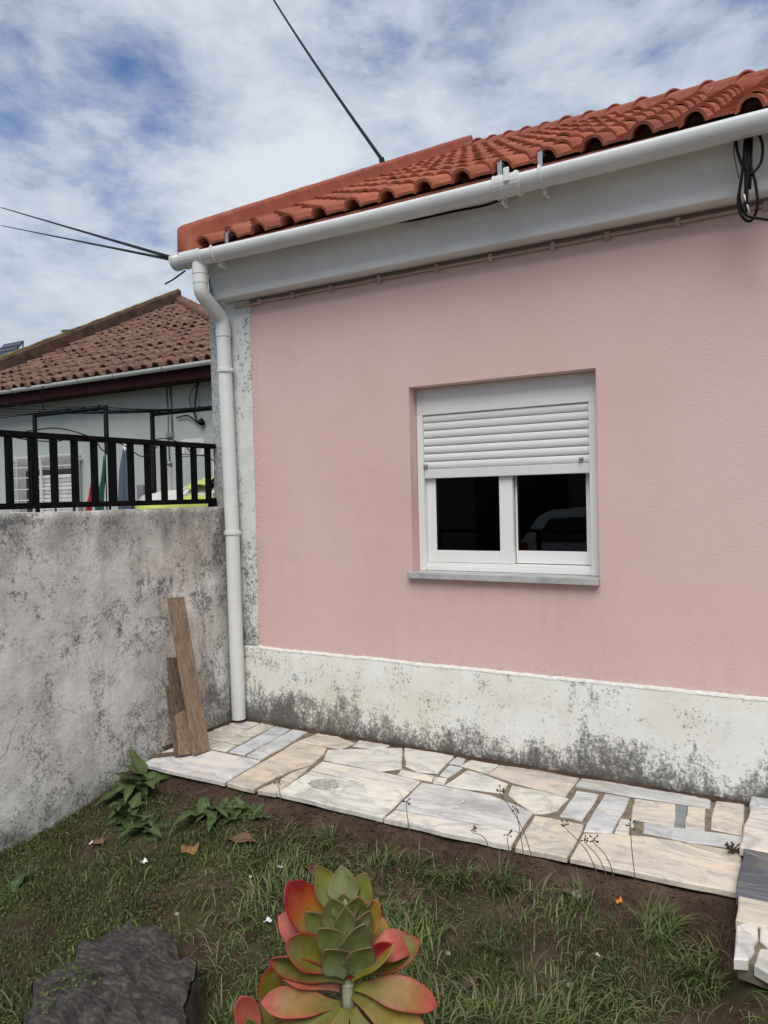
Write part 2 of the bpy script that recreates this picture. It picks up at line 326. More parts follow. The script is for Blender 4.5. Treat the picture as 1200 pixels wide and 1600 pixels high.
MAT = dict(
 pink=pink_plaster(), plinth=stained_white('stained_white_plaster', (.76, .765, .725), -.01, .27, warm=(.70, .675, .58)), pil=stained_white('pilaster_white', (.68, .695, .68), -.1, .9, warm=(.63, .63, .58)),
 lip=plain('white_plaster_lip', (.70, .69, .62), .85, var=.1, scale=30, bump=.4), column=None,
 cornice=plain('cornice_paint', (.70, .70, .675), .75, var=.05, scale=2.5, bump=.1, bscale=20), garden=garden_render(), marble=marble(), sill=marble('sill_marble', .3),
 tile=terracotta('terracotta_tile', (.43, .128, .072), (.26, .072, .044), .22), curb=terracotta('terracotta_cement', (.33, .092, .052), (.29, .08, .046)),
 oldtile=terracotta('old_terracotta_tile', (.22, .088, .056), (.12, .05, .036), 1.15), oldstuff=terracotta_stuff('old_terracotta_roof', (.19, .075, .048), 1.15),
 pvc=pvc(grime=.5), pvc2=pvc('pale_pvc', (.62, .63, .60), .35), frame=pvc('window_frame_white', (.77, .765, .735), .22), slat=pvc('shutter_white', (.68, .685, .66), .25),
 glass=glass_mat(), room=plain('room_wall', (.25, .23, .2), .9), black=plain('black_paint', (.003, .003, .0045), .6, bump=.2, bscale=40, spec=.12), rubber=plain('black_cable', (.004, .004, .0045), .6, spec=.2),
 conduit=plain('pinkish_conduit', (.50, .37, .33), .7, var=.12, scale=14), steel=plain('galvanised_steel', (.42, .43, .44), .4, .8), mortar=plain('brown_mortar', (.20, .16, .11), .95, var=.25, scale=22, bump=.6, bscale=90),
 soil=soil_mat(), grass=vcol('grass_blades', .6, trans=.25), leaf=vcol('weed_leaf', .5, trans=.22, bump=.25), succ=vcol('succulent_leaf', .55, spec=.35, bump=.15, spots=True), dry=vcol('dry_leaf', .8, bump=.4),
 plank=wood('plank_wood', (.26, .185, .115), (.18, .125, .078)), plankd=wood('plank_wood_dark', (.16, .115, .078), (.10, .07, .048)), stump=stump_wood(), bark=plain('stump_bark', (.075, .05, .035), .95, var=.35, scale=25, bump=1., bscale=50),
 nwall=plain('pale_green_plaster', (.46, .50, .455), .88, var=.07, scale=1.2, bump=.2, bscale=30), redpaint=plain('dark_red_paint', (.032, .006, .007), .8, spec=.2), ncurb=plain('mossy_verge', (.10, .05, .032), .9, var=.35, scale=4, bump=.5, bscale=30),
 moss=plain('yellow_lichen', (.20, .15, .04), .9, var=.4, scale=9), white=plain('white_paint', (.70, .70, .68), .5), red=plain('red_cloth', (.45, .02, .025), .8), green=plain('green_cloth', (.012, .11, .05), .8), blue=plain('blue_cloth', (.08, .10, .15), .8), lime=plain('lime_cloth', (.50, .58, .12), .7, var=.12), greywall=plain('grey_front_wall', (.09, .085, .08), .9), cover=plain('white_cloth', (.62, .63, .55), .7),
 orange=plain('orange_board', (.42, .19, .05), .7, var=.2), asphalt=plain('asphalt', (.05, .05, .052), .9, var=.2, scale=30, bump=.5, bscale=120), earth=plain('earth', (.075, .07, .04), .95, var=.3, scale=1.5),
 carpaint=plain('pale_car_paint', (.75, .77, .80), .3), dark=plain('dark_trim', (.015, .015, .017), .3), tail=plain('tail_light_red', (.5, .01, .01), .2), tyre=plain('tyre_rubber', (.012, .012, .012), .8),
 brownwall=plain('brown_pink_wall', (.24, .15, .12), .9), panel=plain('solar_panel', (.02, .025, .045), .25), conc=plain('grey_concrete', (.34, .34, .33), .92, var=.12, scale=9, bump=.5, bscale=30), petal=plain('white_petal', (.75, .74, .72), .7), flower=plain('orange_petal', (.65, .24, .02), .6), stone=plain('pale_pebble', (.34, .32, .28), .9, var=.2, scale=30, bump=.4), seed=plain('dry_seed_head', (.055, .042, .03), .9), stalk=plain('dry_stalk', (.11, .085, .05), .85), metalgrey=plain('grey_metal', (.33, .33, .33), .5, .5))
def rough_column():
    m, t, b = material('rough_grey_column'); v = OBJC(t); x, y, z = XYZ(t, v)
    c = RP(t, NZ(t, v, 55, 6, .75), [(.36, (.20, .20, .20)), (.52, (.42, .425, .42)), (.7, (.56, .57, .57))])
    c = MX(t, MA(t, 'MULTIPLY', MR(t, z, 1.9, 1.45), .5), c, (.28, .26, .24))
    setb(t, b, col=c, rough=.95, spec=.2, nrm=BUMP(t, NZ(t, v, 70, 4), .8, .008)); return m
MAT['column'] = rough_column(); MAT['smear'] = plain('cement_smear', (.42, .41, .37), .9, var=.25, scale=40, bump=.4); MAT['stem'] = plain('succulent_stem', (.34, .33, .22), .7, var=.2, scale=25)

# ------------------------------------------------------------------ ground
def soil_z(x, y):
    t = max(0., -y-.93)
    return -.04 - .165*(1-math.exp(-t/.30)) + .12*sm((x-3.24)/.12)*sm((-y-1.2)/.1)*(1-sm((-y-1.44)/.38))*(1+.5*mn.noise((x*8, y*8, 4))) + .018*mn.noise((x*2.3, y*2.3, 3.1)) + .008*mn.noise((x*9, y*9, 1.7))
g = G(); g.grid(lambda u, v: (-220+440*u, -220+440*v, -.32), 8, 8); tag(g.obj('ground', MAT['earth']), None, None, kind='structure')
nu, nv = 170, 235
g = G(); g.grid(lambda u, v: ((lambda x, y: (x, y, soil_z(x, y)+.006*mn.noise((x*30, y*30, 0))))(-.1+4.7*u, -6.5+5.6*v)), nu, nv)
tag(g.obj('soil', MAT['soil'], smooth=True), None, None, kind='structure')
g = G(); g.box(-40, 40, -13.2, -6.75, -.6, -.30); tag(g.obj('street', MAT['asphalt']), None, None, kind='structure')

# ------------------------------------------------------------------ terrace of broken marble
PAL = {'cream': (.65, .62, .56), 'white': (.68, .66, .62), 'tan': (.63, .56, .465), 'blue': (.56, .575, .58), 'grey': (.23, .25, .255), 'dark': (.085, .095, .105)}
def paving(name, poly, top, thick, colour, parent, jit=.012):
    c = Vector((sum(p[0] for p in poly)/len(poly), sum(p[1] for p in poly)/len(poly)))
    ar = sum(poly[i][0]*poly[(i+1) % len(poly)][1]-poly[(i+1) % len(poly)][0]*poly[i][1] for i in range(len(poly)))
    if ar < 0: poly = poly[::-1]
    P = []                                          # slightly broken edges
    for i, p in enumerate(poly):
        a, b = Vector(p), Vector(poly[(i+1) % len(poly)]); L = (b-a).length; k = max(1, int(L/.07))
        n = Vector((-(b-a).y, (b-a).x)).normalized() if L > 1e-6 else Vector((0, 0))
        for j in range(k):
            q = a.lerp(b, j/k)
            if j: q += n*random.uniform(-.0045, .0045)
            P.append(q)
    n = len(P); dz = random.uniform(-.0015, .0015); tx, ty = random.uniform(-.003, .003), random.uniform(-.003, .003)
    def ring(s, z): return [((q.x-c.x)*(1-s/max(.03, (q-c).length))+c.x, (q.y-c.y)*(1-s/max(.03, (q-c).length))+c.y, z+dz+(q.x-c.x)*tx+(q.y-c.y)*ty) for q in P]
    V = ring(-.0045, top-thick) + ring(-.0045, top-.005) + ring(.0015, top)
    F = [tuple(range(n-1, -1, -1)), tuple(range(2*n, 3*n))]
    for r in (0, 1): F += [(r*n+i, r*n+(i+1) % n, (r+1)*n+(i+1) % n, (r+1)*n+i) for i in range(n)]
    o = mk(name, V, F, MAT['marble'], parent)
    k = PAL[colour]; f = random.uniform(.92, 1.07); o.color = (k[0]*f, k[1]*f*random.uniform(.98, 1.02), k[2]*f*random.uniform(.95, 1.05), 1)
    return o
TERRACE = [
 ('cream', [(0.09, -0.09), (0.1, -0.022), (0.255, -0.022), (0.262, -0.148), (0.09, -0.14)]),
 ('cream', [(0.085, -0.282), (0.085, -0.157), (0.277, -0.174), (0.287, -0.293)]),
 ('cream', [(0.303, -0.279), (0.277, -0.026), (0.392, -0.029), (0.407, -0.3)]),
 ('cream', [(0.09, -0.425), (0.09, -0.305), (0.412, -0.313), (0.425, -0.426)]),
 ('cream', [(0.1, -0.565), (0.1, -0.443), (0.423, -0.45), (0.442, -0.56)]),
 ('blue', [(0.469, -0.555), (0.405, -0.034), (0.534, -0.047), (0.591, -0.557)]),
 ('blue', [(0.611, -0.562), (0.546, -0.03), (0.664, -0.022), (0.729, -0.573)]),
 ('white', [(0.165, -0.938), (0.11, -0.72), (0.115, -0.585), (0.732, -0.592), (0.777, -0.938)]),
 ('tan', [(0.799, -0.935), (0.723, -0.23), (0.95, -0.235), (0.997, -0.338), (1.032, -0.514), (0.986, -0.631), (0.983, -0.767), (0.986, -0.942)]),
 ('tan', [(1.014, -0.944), (1.026, -0.781), (1.02, -0.66), (1.054, -0.552), (1.061, -0.585), (1.119, -0.932)]),
 ('tan', [(0.723, -0.214), (0.742, -0.022), (0.87, -0.022), (1.054, -0.09), (1.036, -0.208)]),
 ('cream', [(1.079, -0.138), (1.052, -0.023), (1.116, -0.022), (1.269, -0.022), (1.258, -0.081), (1.203, -0.119)]),
 ('white', [(1.058, -0.414), (0.982, -0.267), (1.36, -0.047), (1.521, -0.339), (1.427, -0.428)]),
 ('cream', [(1.089, -0.585), (1.068, -0.448), (1.407, -0.438), (1.698, -0.456), (1.716, -0.594), (1.571, -0.612)]),
 ('white', [(1.124, -0.924), (1.099, -0.607), (1.519, -0.607), (1.579, -0.625), (1.716, -0.61), (1.753, -0.939)]),
 ('cream', [(1.369, -0.022), (1.474, -0.022), (1.691, -0.022), (1.729, -0.31), (1.624, -0.342), (1.522, -0.288)]),
 ('blue', [(1.719, -0.141), (1.714, -0.035), (1.77, -0.042), (1.793, -0.141)]),
 ('blue', [(1.757, -0.333), (1.738, -0.18), (1.816, -0.185), (1.806, -0.342)]),
 ('white', [(1.551, -0.427), (1.534, -0.36), (1.731, -0.362), (1.753, -0.433)]),
 ('cream', [(1.772, -0.444), (1.746, -0.373), (1.81, -0.366), (1.832, -0.443)]),
 ('white', [(1.841, -0.443), (1.855, -0.204), (1.934, -0.212), (2.117, -0.285), (2.137, -0.412), (2.008, -0.426), (1.927, -0.443)]),
 ('cream', [(1.797, -0.15), (1.809, -0.047), (1.971, -0.051), (1.964, -0.197)]),
 ('tan', [(1.975, -0.199), (1.981, -0.052), (2.191, -0.028), (2.419, -0.045), (2.429, -0.311), (2.205, -0.265)]),
 ('cream', [(2.179, -0.42), (2.15, -0.301), (2.288, -0.307), (2.451, -0.337), (2.446, -0.49), (2.404, -0.552), (2.36, -0.571), (2.242, -0.478)]),
 ('white', [(1.764, -0.82), (1.72, -0.475), (1.938, -0.466), (2.105, -0.469), (2.352, -0.569), (2.372, -0.785), (2.089, -0.795)]),
 ('white', [(1.768, -0.941), (1.767, -0.84), (2.098, -0.814), (2.369, -0.805), (2.382, -0.934), (2.156, -0.939)]),
 ('blue', [(2.479, -0.544), (2.461, -0.218), (2.568, -0.214), (2.581, -0.551), (2.529, -0.538)]),
 ('blue', [(2.621, -0.652), (2.598, -0.194), (2.712, -0.193), (2.732, -0.609)]),
 ('tan', [(2.41, -0.933), (2.377, -0.597), (2.6, -0.592), (2.625, -0.924)]),
 ('tan', [(2.645, -0.923), (2.629, -0.683), (2.708, -0.639), (2.867, -0.587), (3.002, -0.568), (3.147, -0.616), (3.253, -0.661), (3.264, -0.902)]),
 ('tan', [(3.034, -0.568), (3.201, -0.559), (3.244, -0.573), (3.251, -0.651), (3.158, -0.61)]),
 ('blue', [(2.44, -0.158), (2.437, -0.048), (2.711, -0.022), (3.055, -0.022), (3.067, -0.146), (2.918, -0.153), (2.704, -0.163)]),
 ('tan', [(2.769, -0.384), (2.741, -0.189), (2.814, -0.184), (2.92, -0.173), (2.955, -0.419), (2.777, -0.424)]),
 ('grey', [(2.959, -0.412), (2.925, -0.177), (2.974, -0.173), (3.002, -0.417)]),
 ('tan', [(3.005, -0.412), (2.979, -0.174), (3.053, -0.161), (3.082, -0.403)]),
 ('tan', [(3.106, -0.373), (3.087, -0.044), (3.207, -0.026), (3.232, -0.374)]),
 ('blue', [(2.856, -0.548), (2.838, -0.446), (2.966, -0.436), (3.237, -0.402), (3.245, -0.516), (3.037, -0.55)]),
 ('cream', [(2.739, -0.535), (2.733, -0.452), (2.787, -0.444), (2.799, -0.508)]),
 ('cream', [(2.745, -0.605), (2.74, -0.554), (2.788, -0.538), (2.8, -0.604)]),
]

g = G(); g.prism([(.045, 0.0), (.085, -.60), (.15, -.905), (3.243, -.895), (3.243, 0.0)], -.035, -.007)
terrace = tag(g.obj('terrace', MAT['mortar']), None, None, kind='structure')
g = G(); g.prism([(.05, 0.0), (.09, -.60), (.155, -.895), (3.24, -.885), (3.24, 0.0)], -.45, -.0355); g.obj('footing', MAT['soil'], terrace)
for colr_, poly in TERRACE: paving('paving_stone', poly, 0., .024, colr_, terrace)
g = G(); g.prism([(3.245, .0), (3.25, -.14), (3.268, -.62), (3.295, -1.03), (3.315, -1.40), (3.46, -1.43), (4.8, -1.43), (4.8, 0.)], -.03, .030)
path = tag(g.obj('path', MAT['mortar']), None, None, kind='structure')
g = G(); g.prism([(3.252, .0), (3.256, -.14), (3.276, -.62), (3.305, -1.03), (3.33, -1.38), (3.47, -1.41), (4.79, -1.41), (4.79, 0.)], -.45, -.0305); g.obj('footing', MAT['soil'], path)
PATH = [('blue', [(3.242, -.125), (3.242, -.022), (3.56, -.022), (3.57, -.125)]), ('cream', [(3.246, -.60), (3.246, -.135), (3.58, -.135), (3.585, -.60)]),
 ('dark', [(3.275, -1.01), (3.262, -.61), (3.60, -.61), (3.61, -.995)]), ('tan', [(3.292, -1.185), (3.284, -1.022), (3.62, -1.005), (3.62, -1.17)]),
 ('cream', [(3.30, -1.215), (3.315, -1.195), (3.352, -1.185), (3.36, -1.262), (3.335, -1.245)]), ('cream', [(3.366, -1.185), (3.52, -1.18), (3.51, -1.30), (3.40, -1.305), (3.372, -1.27)]),
 ('white', [(3.296, -1.225), (3.33, -1.25), (3.362, -1.272), (3.352, -1.31), (3.356, -1.345), (3.345, -1.405), (3.308, -1.42)]), ('white', [(3.375, -1.33), (3.41, -1.315), (3.52, -1.312), (3.55, -1.44), (3.42, -1.455), (3.368, -1.425)]),
 ('cream', [(3.60, -.30), (3.60, -.03), (4.1, -.03), (4.12, -.28)]), ('white', [(3.61, -.95), (3.605, -.32), (4.12, -.30), (4.15, -.93)]), ('tan', [(3.64, -1.42), (3.63, -.97), (4.15, -.95), (4.15, -1.42)])]
for colr_, poly in PATH: paving('paving_stone', poly, .042, .035, colr_, path)

V, F = [], []                                      # dirt gathered in the joint below the plinth
for i in range(261):
    x = .09+3.15*i/260; d = .012+.018*max(0, mn.noise((x*6, 1, 0))+.4)+.010*mn.noise((x*40, 2, 0)); V += [(x, -.010, .012+.006*mn.noise((x*30, 0, 1))), (x, -.02-max(.002, d)*.5, .006), (x, -.02-max(.003, d), -.004)]
F = [(i*3+k, (i+1)*3+k, (i+1)*3+k+1, i*3+k+1) for i in range(260) for k in (0, 1)]
mk('joint_dirt', V, [f[::-1] for f in F], MAT['soil'], terrace, True)
V = []
for i in range(61):
    y = -.02-.68*i/60; x0 = .062; d = .014+.012*mn.noise((y*12, 5, 0)); V += [(x0-.03, y, .014), (x0+d, y, .006), (x0+2.2*d, y, -.004)]
mk('joint_dirt', V, [(i*3+k, (i+1)*3+k, (i+1)*3+k+1, i*3+k+1) for i in range(60) for k in (0, 1)], MAT['soil'], terrace, True)

# ------------------------------------------------------------------ the pink house
house = thing('pink_house', 'pink rendered house with white roller-shutter window and red tiled roof', 'house', (2.6, 4.2, 0))
X0, X1, YB = -.105, 5.35, 8.5
OX0, OX1, OZ0, OZ1 = 1.436, 2.531, 1.010, 2.131
def ring_wall(x0, x1, z0, z1, y0, y1):              # front wall with one opening
    V = []
    for y in (y0, y1):
        V += [(x0, y, z0), (x1, y, z0), (x1, y, z1), (x0, y, z1), (OX0, y, OZ0), (OX1, y, OZ0), (OX1, y, OZ1), (OX0, y, OZ1)]
    F = []
    for i in range(4):
        j = (i+1) % 4
        F += [(i, j, 4+j, 4+i), (8+j, 8+i, 12+i, 12+j), (4+i, 4+j, 12+j, 12+i), (j, i, 8+i, 8+j)]
    return V, F
V, F = ring_wall(.25, X1, .40, 3.05, 0, .26)
wall = mk('wall', V, F, MAT['pink'], house); b = wall.modifiers.new('bevel', 'BEVEL'); b.width = .006; b.segments = 2; b.limit_method = 'ANGLE'
g = G(); g.box(-.105, .25, .26, YB, -.3, 3.05); g.box(X1-.25, X1, .262, YB, -.3, 3.05); g.box(.25, X1-.25, YB-.25, YB, -.3, 3.05)
g.obj('side_wall', MAT['conc'], house)
# gable wall under the verge
g = G(); g.add([(-.105, .0, 3.05), (-.105, 8.4, 3.05), (-.105, 4.2, 5.15), (.0, .0, 3.05), (.0, 8.4, 3.05), (.0, 4.2, 5.15)], [(0, 2, 1), (3, 4, 5), (0, 1, 4, 3), (1, 2, 5, 4), (2, 0, 3, 5)])
g.obj('gable', MAT['conc'], house)
# dark room behind the window
g = G(); g.box(.9, 3.2, .27, 3.2, .2, 2.6); o = g.obj('room', MAT['room'], house); o.data.flip_normals()
bm = bmesh.new(); bm.from_mesh(o.data); bm.faces.ensure_lookup_table(); bmesh.ops.delete(bm, geom=[f for f in bm.faces if abs(f.calc_center_median().y-.27) < .01], context='FACES'); bm.to_mesh(o.data); bm.free()
# white pilaster and grey corner column
g = G(); g.box(.0, .252, -.008, .255, -.05, 2.9); g.obj('pilaster', MAT['pil'], house, bevel=.008)
g = G(); g.grid(lambda u, v: (-.105+.105*u, -.004+.006*mn.noise((u*3, v*40, 0)), -.3+3.35*v), 6, 120); g.box(-.105, .0, .003, .25, -.3, 3.05)
g.obj('corner_column', MAT['column'], house)
# plinth with a hand-trowelled top edge
NXP = 260
def pl_top(x): return .506 + .006*mn.noise((x*3, 0, 0)) + .004*mn.noise((x*17, 5, 0))
V, F = [], []
for i in range(NXP+1):
    x = .075 + (X1-.075)*i/NXP; zt = pl_top(x); a = .0035*mn.noise((x*7, 2, 9))
    V += [(x, -.017+a, -.2), (x, -.018+a+.003*mn.noise((x*5, 8, 1)), .12), (x, -.016+a, .33), (x, -.0165+a*.6, zt-.012), (x, -.0135+.5*a, zt-.002), (x, -.001, zt+.003), (x, .02, zt+.003)]
for i in range(NXP):
    for k in range(6): F.append((i*7+k, (i+1)*7+k, (i+1)*7+k+1, i*7+k+1))
mk('plinth', V, F, MAT['plinth'], house, True)
V, F = [], []
for i in range(NXP*2+1):                            # pale lip left where the pink paint stops
    x = .25 + (X1-.25)*i/NXP/2; zt = pl_top(x); d = .004*mn.noise((x*28, 3, 3))+.003*mn.noise((x*70, 1, 3))
    V += [(x, -.0182, zt-.009+d), (x, -.0165, zt+.000), (x, -.004, zt+.005), (x, .001, zt+.007+d*.8)]
for i in range(NXP*2):
    for k in range(3): F.append((i*4+k, (i+1)*4+k, (i+1)*4+k+1, i*4+k+1))
mk('plinth_lip', V, F, MAT['lip'], house, True)
# cornice: flared moulding under the eave
prof = [(0.004, 2.824), (-.118, 2.824), (-.122, 2.83), (-.128, 2.87), (-.150, 2.95), (-.185, 3.02), (-.20, 3.06), (0.004, 3.06)]
xs = [.055, 5.5]; V = [(x, p[0], p[1]) for x in xs for p in prof]; n = len(prof)
for i in (1, 2, 3, 4, 5, 6): V[i] = (.055 + (prof[i][0]+.118)*.28, V[i][1], V[i][2])
mk('cornice', V, [tuple(range(n)), tuple(range(2*n-1, n-1, -1))] + [(i, n+i, n+(i+1) % n, (i+1) % n) for i in range(n)], MAT['cornice'], house)
# conduit clipped under the cornice
g = G(); pts = [(.13+.06*k, -.013, 2.792+.004*mn.noise((k*.35, 0, 4))-(.0 if k > 3 else .008)) for k in range(88)]; g.tube(pts, .0085, 6); cond = g.obj('conduit', MAT['conduit'], house, True)
for x in (.348, .62, .913, 1.264, 1.644, 1.974, 2.324, 2.609, 2.947, 3.33, 3.7):
    G().box(x-.012, x+.012, -.026, -.001, 2.772, 2.812).obj('clip', MAT['conduit'], cond, bevel=.003)

# roof: front slope rises from the eave to a hip that falls towards the right corner
PA = R(27.2); CY, SY = math.cos(PA), math.sin(PA); EY, EZ = -.215, 3.143
def hipy(x): return 4.20-.81*(x+.05)
def tile_mesh(name, pitch=.23, L=.405, rr=.058, hh=.054, th=.015, lift=.022):
    prof = [(-rr-.008, -.002)] + [(-rr*math.cos(math.pi*k/8), hh*math.sin(math.pi*k/8)) for k in range(0, 9)] + [(rr+.018, .006), (pitch-rr-.028, .006), (pitch-rr+.006, .004)]
    n = len(prof); V = []
    def low(i):
        p = Vector(prof[i]); a = Vector(prof[max(0, i-1)]); b = Vector(prof[min(n-1, i+1)]); d = (b-a).normalized(); return p - Vector((-d.y, d.x))*th
    for y, w, s in ((0, lift, 1.0), (L, 0.0, .90)):
        V += [(p[0]*s, y, p[1]*s+w) for p in prof]
    V += [(*(lambda q: (q.x, 0, q.y+lift))(low(i)),) for i in range(n)] + [(*(lambda q: (q.x*.9, L, q.y*.9))(low(i)),) for i in range(n)]
    F = [(i, i+1, n+i+1, n+i) for i in range(n-1)] + [(3*n+i, 3*n+i+1, 2*n+i+1, 2*n+i) for i in range(n-1)] + [(2*n+i, 2*n+i+1, i+1, i) for i in range(n-1)]
    me = bpy.data.meshes.new(name); me.from_pydata(V, [], F); me.update()
    me.polygons.foreach_set('use_smooth', [i < 2*(n-1) for i in range(len(me.polygons))]); return me
TM = tile_mesh('roof_tile'); TM.materials.append(MAT['tile'])
A = (-.05, 4.2); zA = 3.05+4.3*math.tan(PA)
V = [(-.1, -.12, 3.06), (5.45, -.12, 3.06), (-.1, 4.2, zA-.02), (5.45, 8.5, 3.06), (-.1, 8.5, 3.06)]
roof = mk('roof', V, [(0, 1, 2), (1, 3, 2), (3, 4, 2), (0, 4, 3, 1)], MAT['curb'], house)
tilt0 = Matrix.Rotation(PA, 4, 'X')
EXPO = .295
for i in range(23):
    x = .066+.23*i; span = (hipy(x)-EY)/CY-.05; j = 0
    while j*EXPO < span-.06:
        o = link('roof_tile', TM, roof)
        Lv = min(1.0, (span-j*EXPO+.06)/.405); Lv = max(.25, Lv)
        o.location = (x+random.uniform(-.003, .003), EY+j*EXPO*CY+random.uniform(-.004, .004), EZ+j*EXPO*SY+random.uniform(-.001, .004))
        o.rotation_euler = (PA+R(random.uniform(-.35, .35)), R(random.uniform(-.8, .8)), R(random.uniform(-.7, .7))); o.scale = (1, Lv, 1); j += 1
for i in range(23):                                  # mortar plugs inside the eave tiles
    x = .066+.23*i; V = [(x+.048*math.cos(math.pi*k/8), yv, 3.190+.050*math.sin(math.pi*k/8)) for yv in (-.115, -.06) for k in range(9)]
    mk('mortar_plug', V, [tuple(range(8, -1, -1)), tuple(range(9, 18)), (0, 9, 17, 8)] + [(k, k+1, 10+k, 9+k) for k in range(8)], MAT['mortar'], roof)
# cement-coated verge along the left edge
def curb_pt(s, a):
    y = -.245 + s*(4.35+.245); zc = 3.205 + (y+.2)*math.tan(PA)
    w = .006*mn.noise((s*18, a*2, 0)) + .003*mn.noise((s*60, a*3, 5))
    P = [(-.155, -.34), (-.158, -.03), (-.155, .118), (-.142, .132), (-.030, .134), (-.008, .124), (.000, .10), (.008, .02), (.035, -.03), (.05, -.34)]
    p = P[a] if a not in (0, 9) else (P[a][0], -.15-.19*sm(s*7)); taper = .009*sm((.012-s)/.012)
    return (p[0]+w+(taper if a < 4 else -taper), y, zc+p[1]+w-(taper if 1 < a < 7 else 0))
g = G(); ns = 110; V = [curb_pt(i/ns, a) for i in range(ns+1) for a in range(10)]
g.add(V, [(i*10+a, (i+1)*10+a, (i+1)*10+a+1, i*10+a+1) for i in range(ns) for a in range(9)] + [tuple(range(10)), tuple(ns*10+a for a in range(9, -1, -1))])
g.obj('verge', MAT['curb'], roof, True)
# half-round hip caps, each lapped over the one below, bedded in red cement
hd = Vector((1, -.81, -.81*math.tan(PA))).normalized(); h0 = Vector((-.05, 4.2, 3.222+(4.2+.2)*math.tan(PA)))
hs = Vector((.81, 1, 0)).normalized(); hn = hs.cross(hd); hn = hn if hn.z > 0 else -hn
def cap_mesh():
    V, F = [], []; m = 10
    for s, r_ in ((0, .088), (.38, .092), (.40, .104), (.40, .085), (0.0, .075)):
        for k in range(m+1):
            a = math.pi*k/m; q = hd*s + hs*math.cos(a)*r_*1.05 + hn*(math.sin(a)*r_*.95-.052 + (.010 if s > .39 else .004 if s else 0)); V.append(q)
    for r in range(4):
        for k in range(m): F.append((r*(m+1)+k, r*(m+1)+k+1, (r+1)*(m+1)+k+1, (r+1)*(m+1)+k))
    me = bpy.data.meshes.new('hip_cap'); me.from_pydata([tuple(v) for v in V], [], F); me.update(); me.materials.append(MAT['curb'])
    me.polygons.foreach_set('use_smooth', [True]*len(me.polygons)); return me
CM = cap_mesh(); tot = (Vector((5.35, -.2, 3.1))-h0).length
g = G(); pts = [h0+hd*(tot*k/60)+hn*-.092 for k in range(61)]; g.tube(pts, [.118+.006*mn.noise((k*.9, 0, 0)) for k in range(61)], 12); g.obj('hip_bedding', MAT['curb'], roof, True)
k = 0
while k*.355 < tot-.2:
    o = link('hip_cap', CM, roof); o.location = h0+hd*(k*.355); o.rotation_euler = (R(random.uniform(-.6, .6)), R(random.uniform(-.6, .6)), 0); k += 1

G().box(-.11, 5.4, -.205, -.165, 3.075, 3.146).obj('eave_board', MAT['curb'], roof)
# gutter
GY, GR = -.272, .060
def gz(x): return 3.077 - (.018*math.sin(math.pi*(x+.13)/3.48) if x < 3.35 else 0)
def gutter_arc(x, r, a0=-196, a1=16, n=14): return [(x, GY+r*math.cos(R(a0+(a1-a0)*k/n)), gz(x)+r*math.sin(R(a0+(a1-a0)*k/n))) for k in range(n+1)]
xs = [-.13+.2*k for k in range(29)]; V, F = [], []
for x in xs: V += gutter_arc(x, GR) + gutter_arc(x, GR-.004)[::-1]
n = 30
for i in range(len(xs)-1):
    for k in range(n): F.append((i*n+k, (i+1)*n+k, (i+1)*n+(k+1) % n, i*n+(k+1) % n))
F += [tuple(range(n-1, -1, -1))]
gut = mk('gutter', V, F, MAT['pvc'], house, True)
def collar(name, x0, x1, r=GR+.006, a0=-205, a1=25):
    V = []; F = []
    rows = [(x0, GR-.001), (x0, r), (x1, r), (x1, GR-.001)]
    for x, q in rows: V += gutter_arc(x, q, a0, a1)
    for i in range(3):
        for k in range(14): F.append((i*15+k, (i+1)*15+k, (i+1)*15+k+1, i*15+k+1))
    return mk(name, V, F, MAT['pvc'], gut)
V = [(-.138, GY, gz(-.13)+.012)] + [(-.138, p[1], p[2]) for p in gutter_arc(-.13, GR+.005)] + [(-.118, p[1], p[2]) for p in gutter_arc(-.13, GR+.005)]
mk('end_cap', V, [tuple([0]+list(range(15, 0, -1)))] + [(1+k, 2+k, 17+k, 16+k) for k in range(14)], MAT['pvc'], gut)
collar('collar', -.052, -.040); collar('collar', .108, .122); collar('outlet', -.04, .108, GR+.004)
collar('union', 2.118, 2.26, GR+.005); collar('collar', 2.122, 2.134, GR+.010); collar('collar', 2.155, 2.165, GR+.011); collar('collar', 2.236, 2.254, GR+.012)
for x in (.225, 2.145, 2.365, 4.3):
    c = collar('bracket', x-.007, x+.007, GR+.008)
    G().box(x-.008, x+.008, GY+.01, GY+.085, gz(x)-GR-.03, gz(x)-GR+.012).obj('bracket_foot', MAT['pvc'], gut, bevel=.003)
G().box(2.182, 2.214, GY-GR-.014, GY-GR-.004, gz(2.2)-.015, gz(2.2)+.055).obj('union_tag', MAT['pvc'], gut, bevel=.005)
# steel strap hooks at the tile mouths
for x in (.297, 2.134, 2.347):
    g = G(); z = 3.165; g.box(x-.012, x+.012, -.262, -.258, z-.07, z+.02); g.box(x-.012, x+.012, -.258, -.205, z+.016, z+.020); g.tube([(x, -.24, z+.02), (x, -.24, z+.036)], .005, 6)
    g.obj('strap_hook', MAT['steel'], gut)
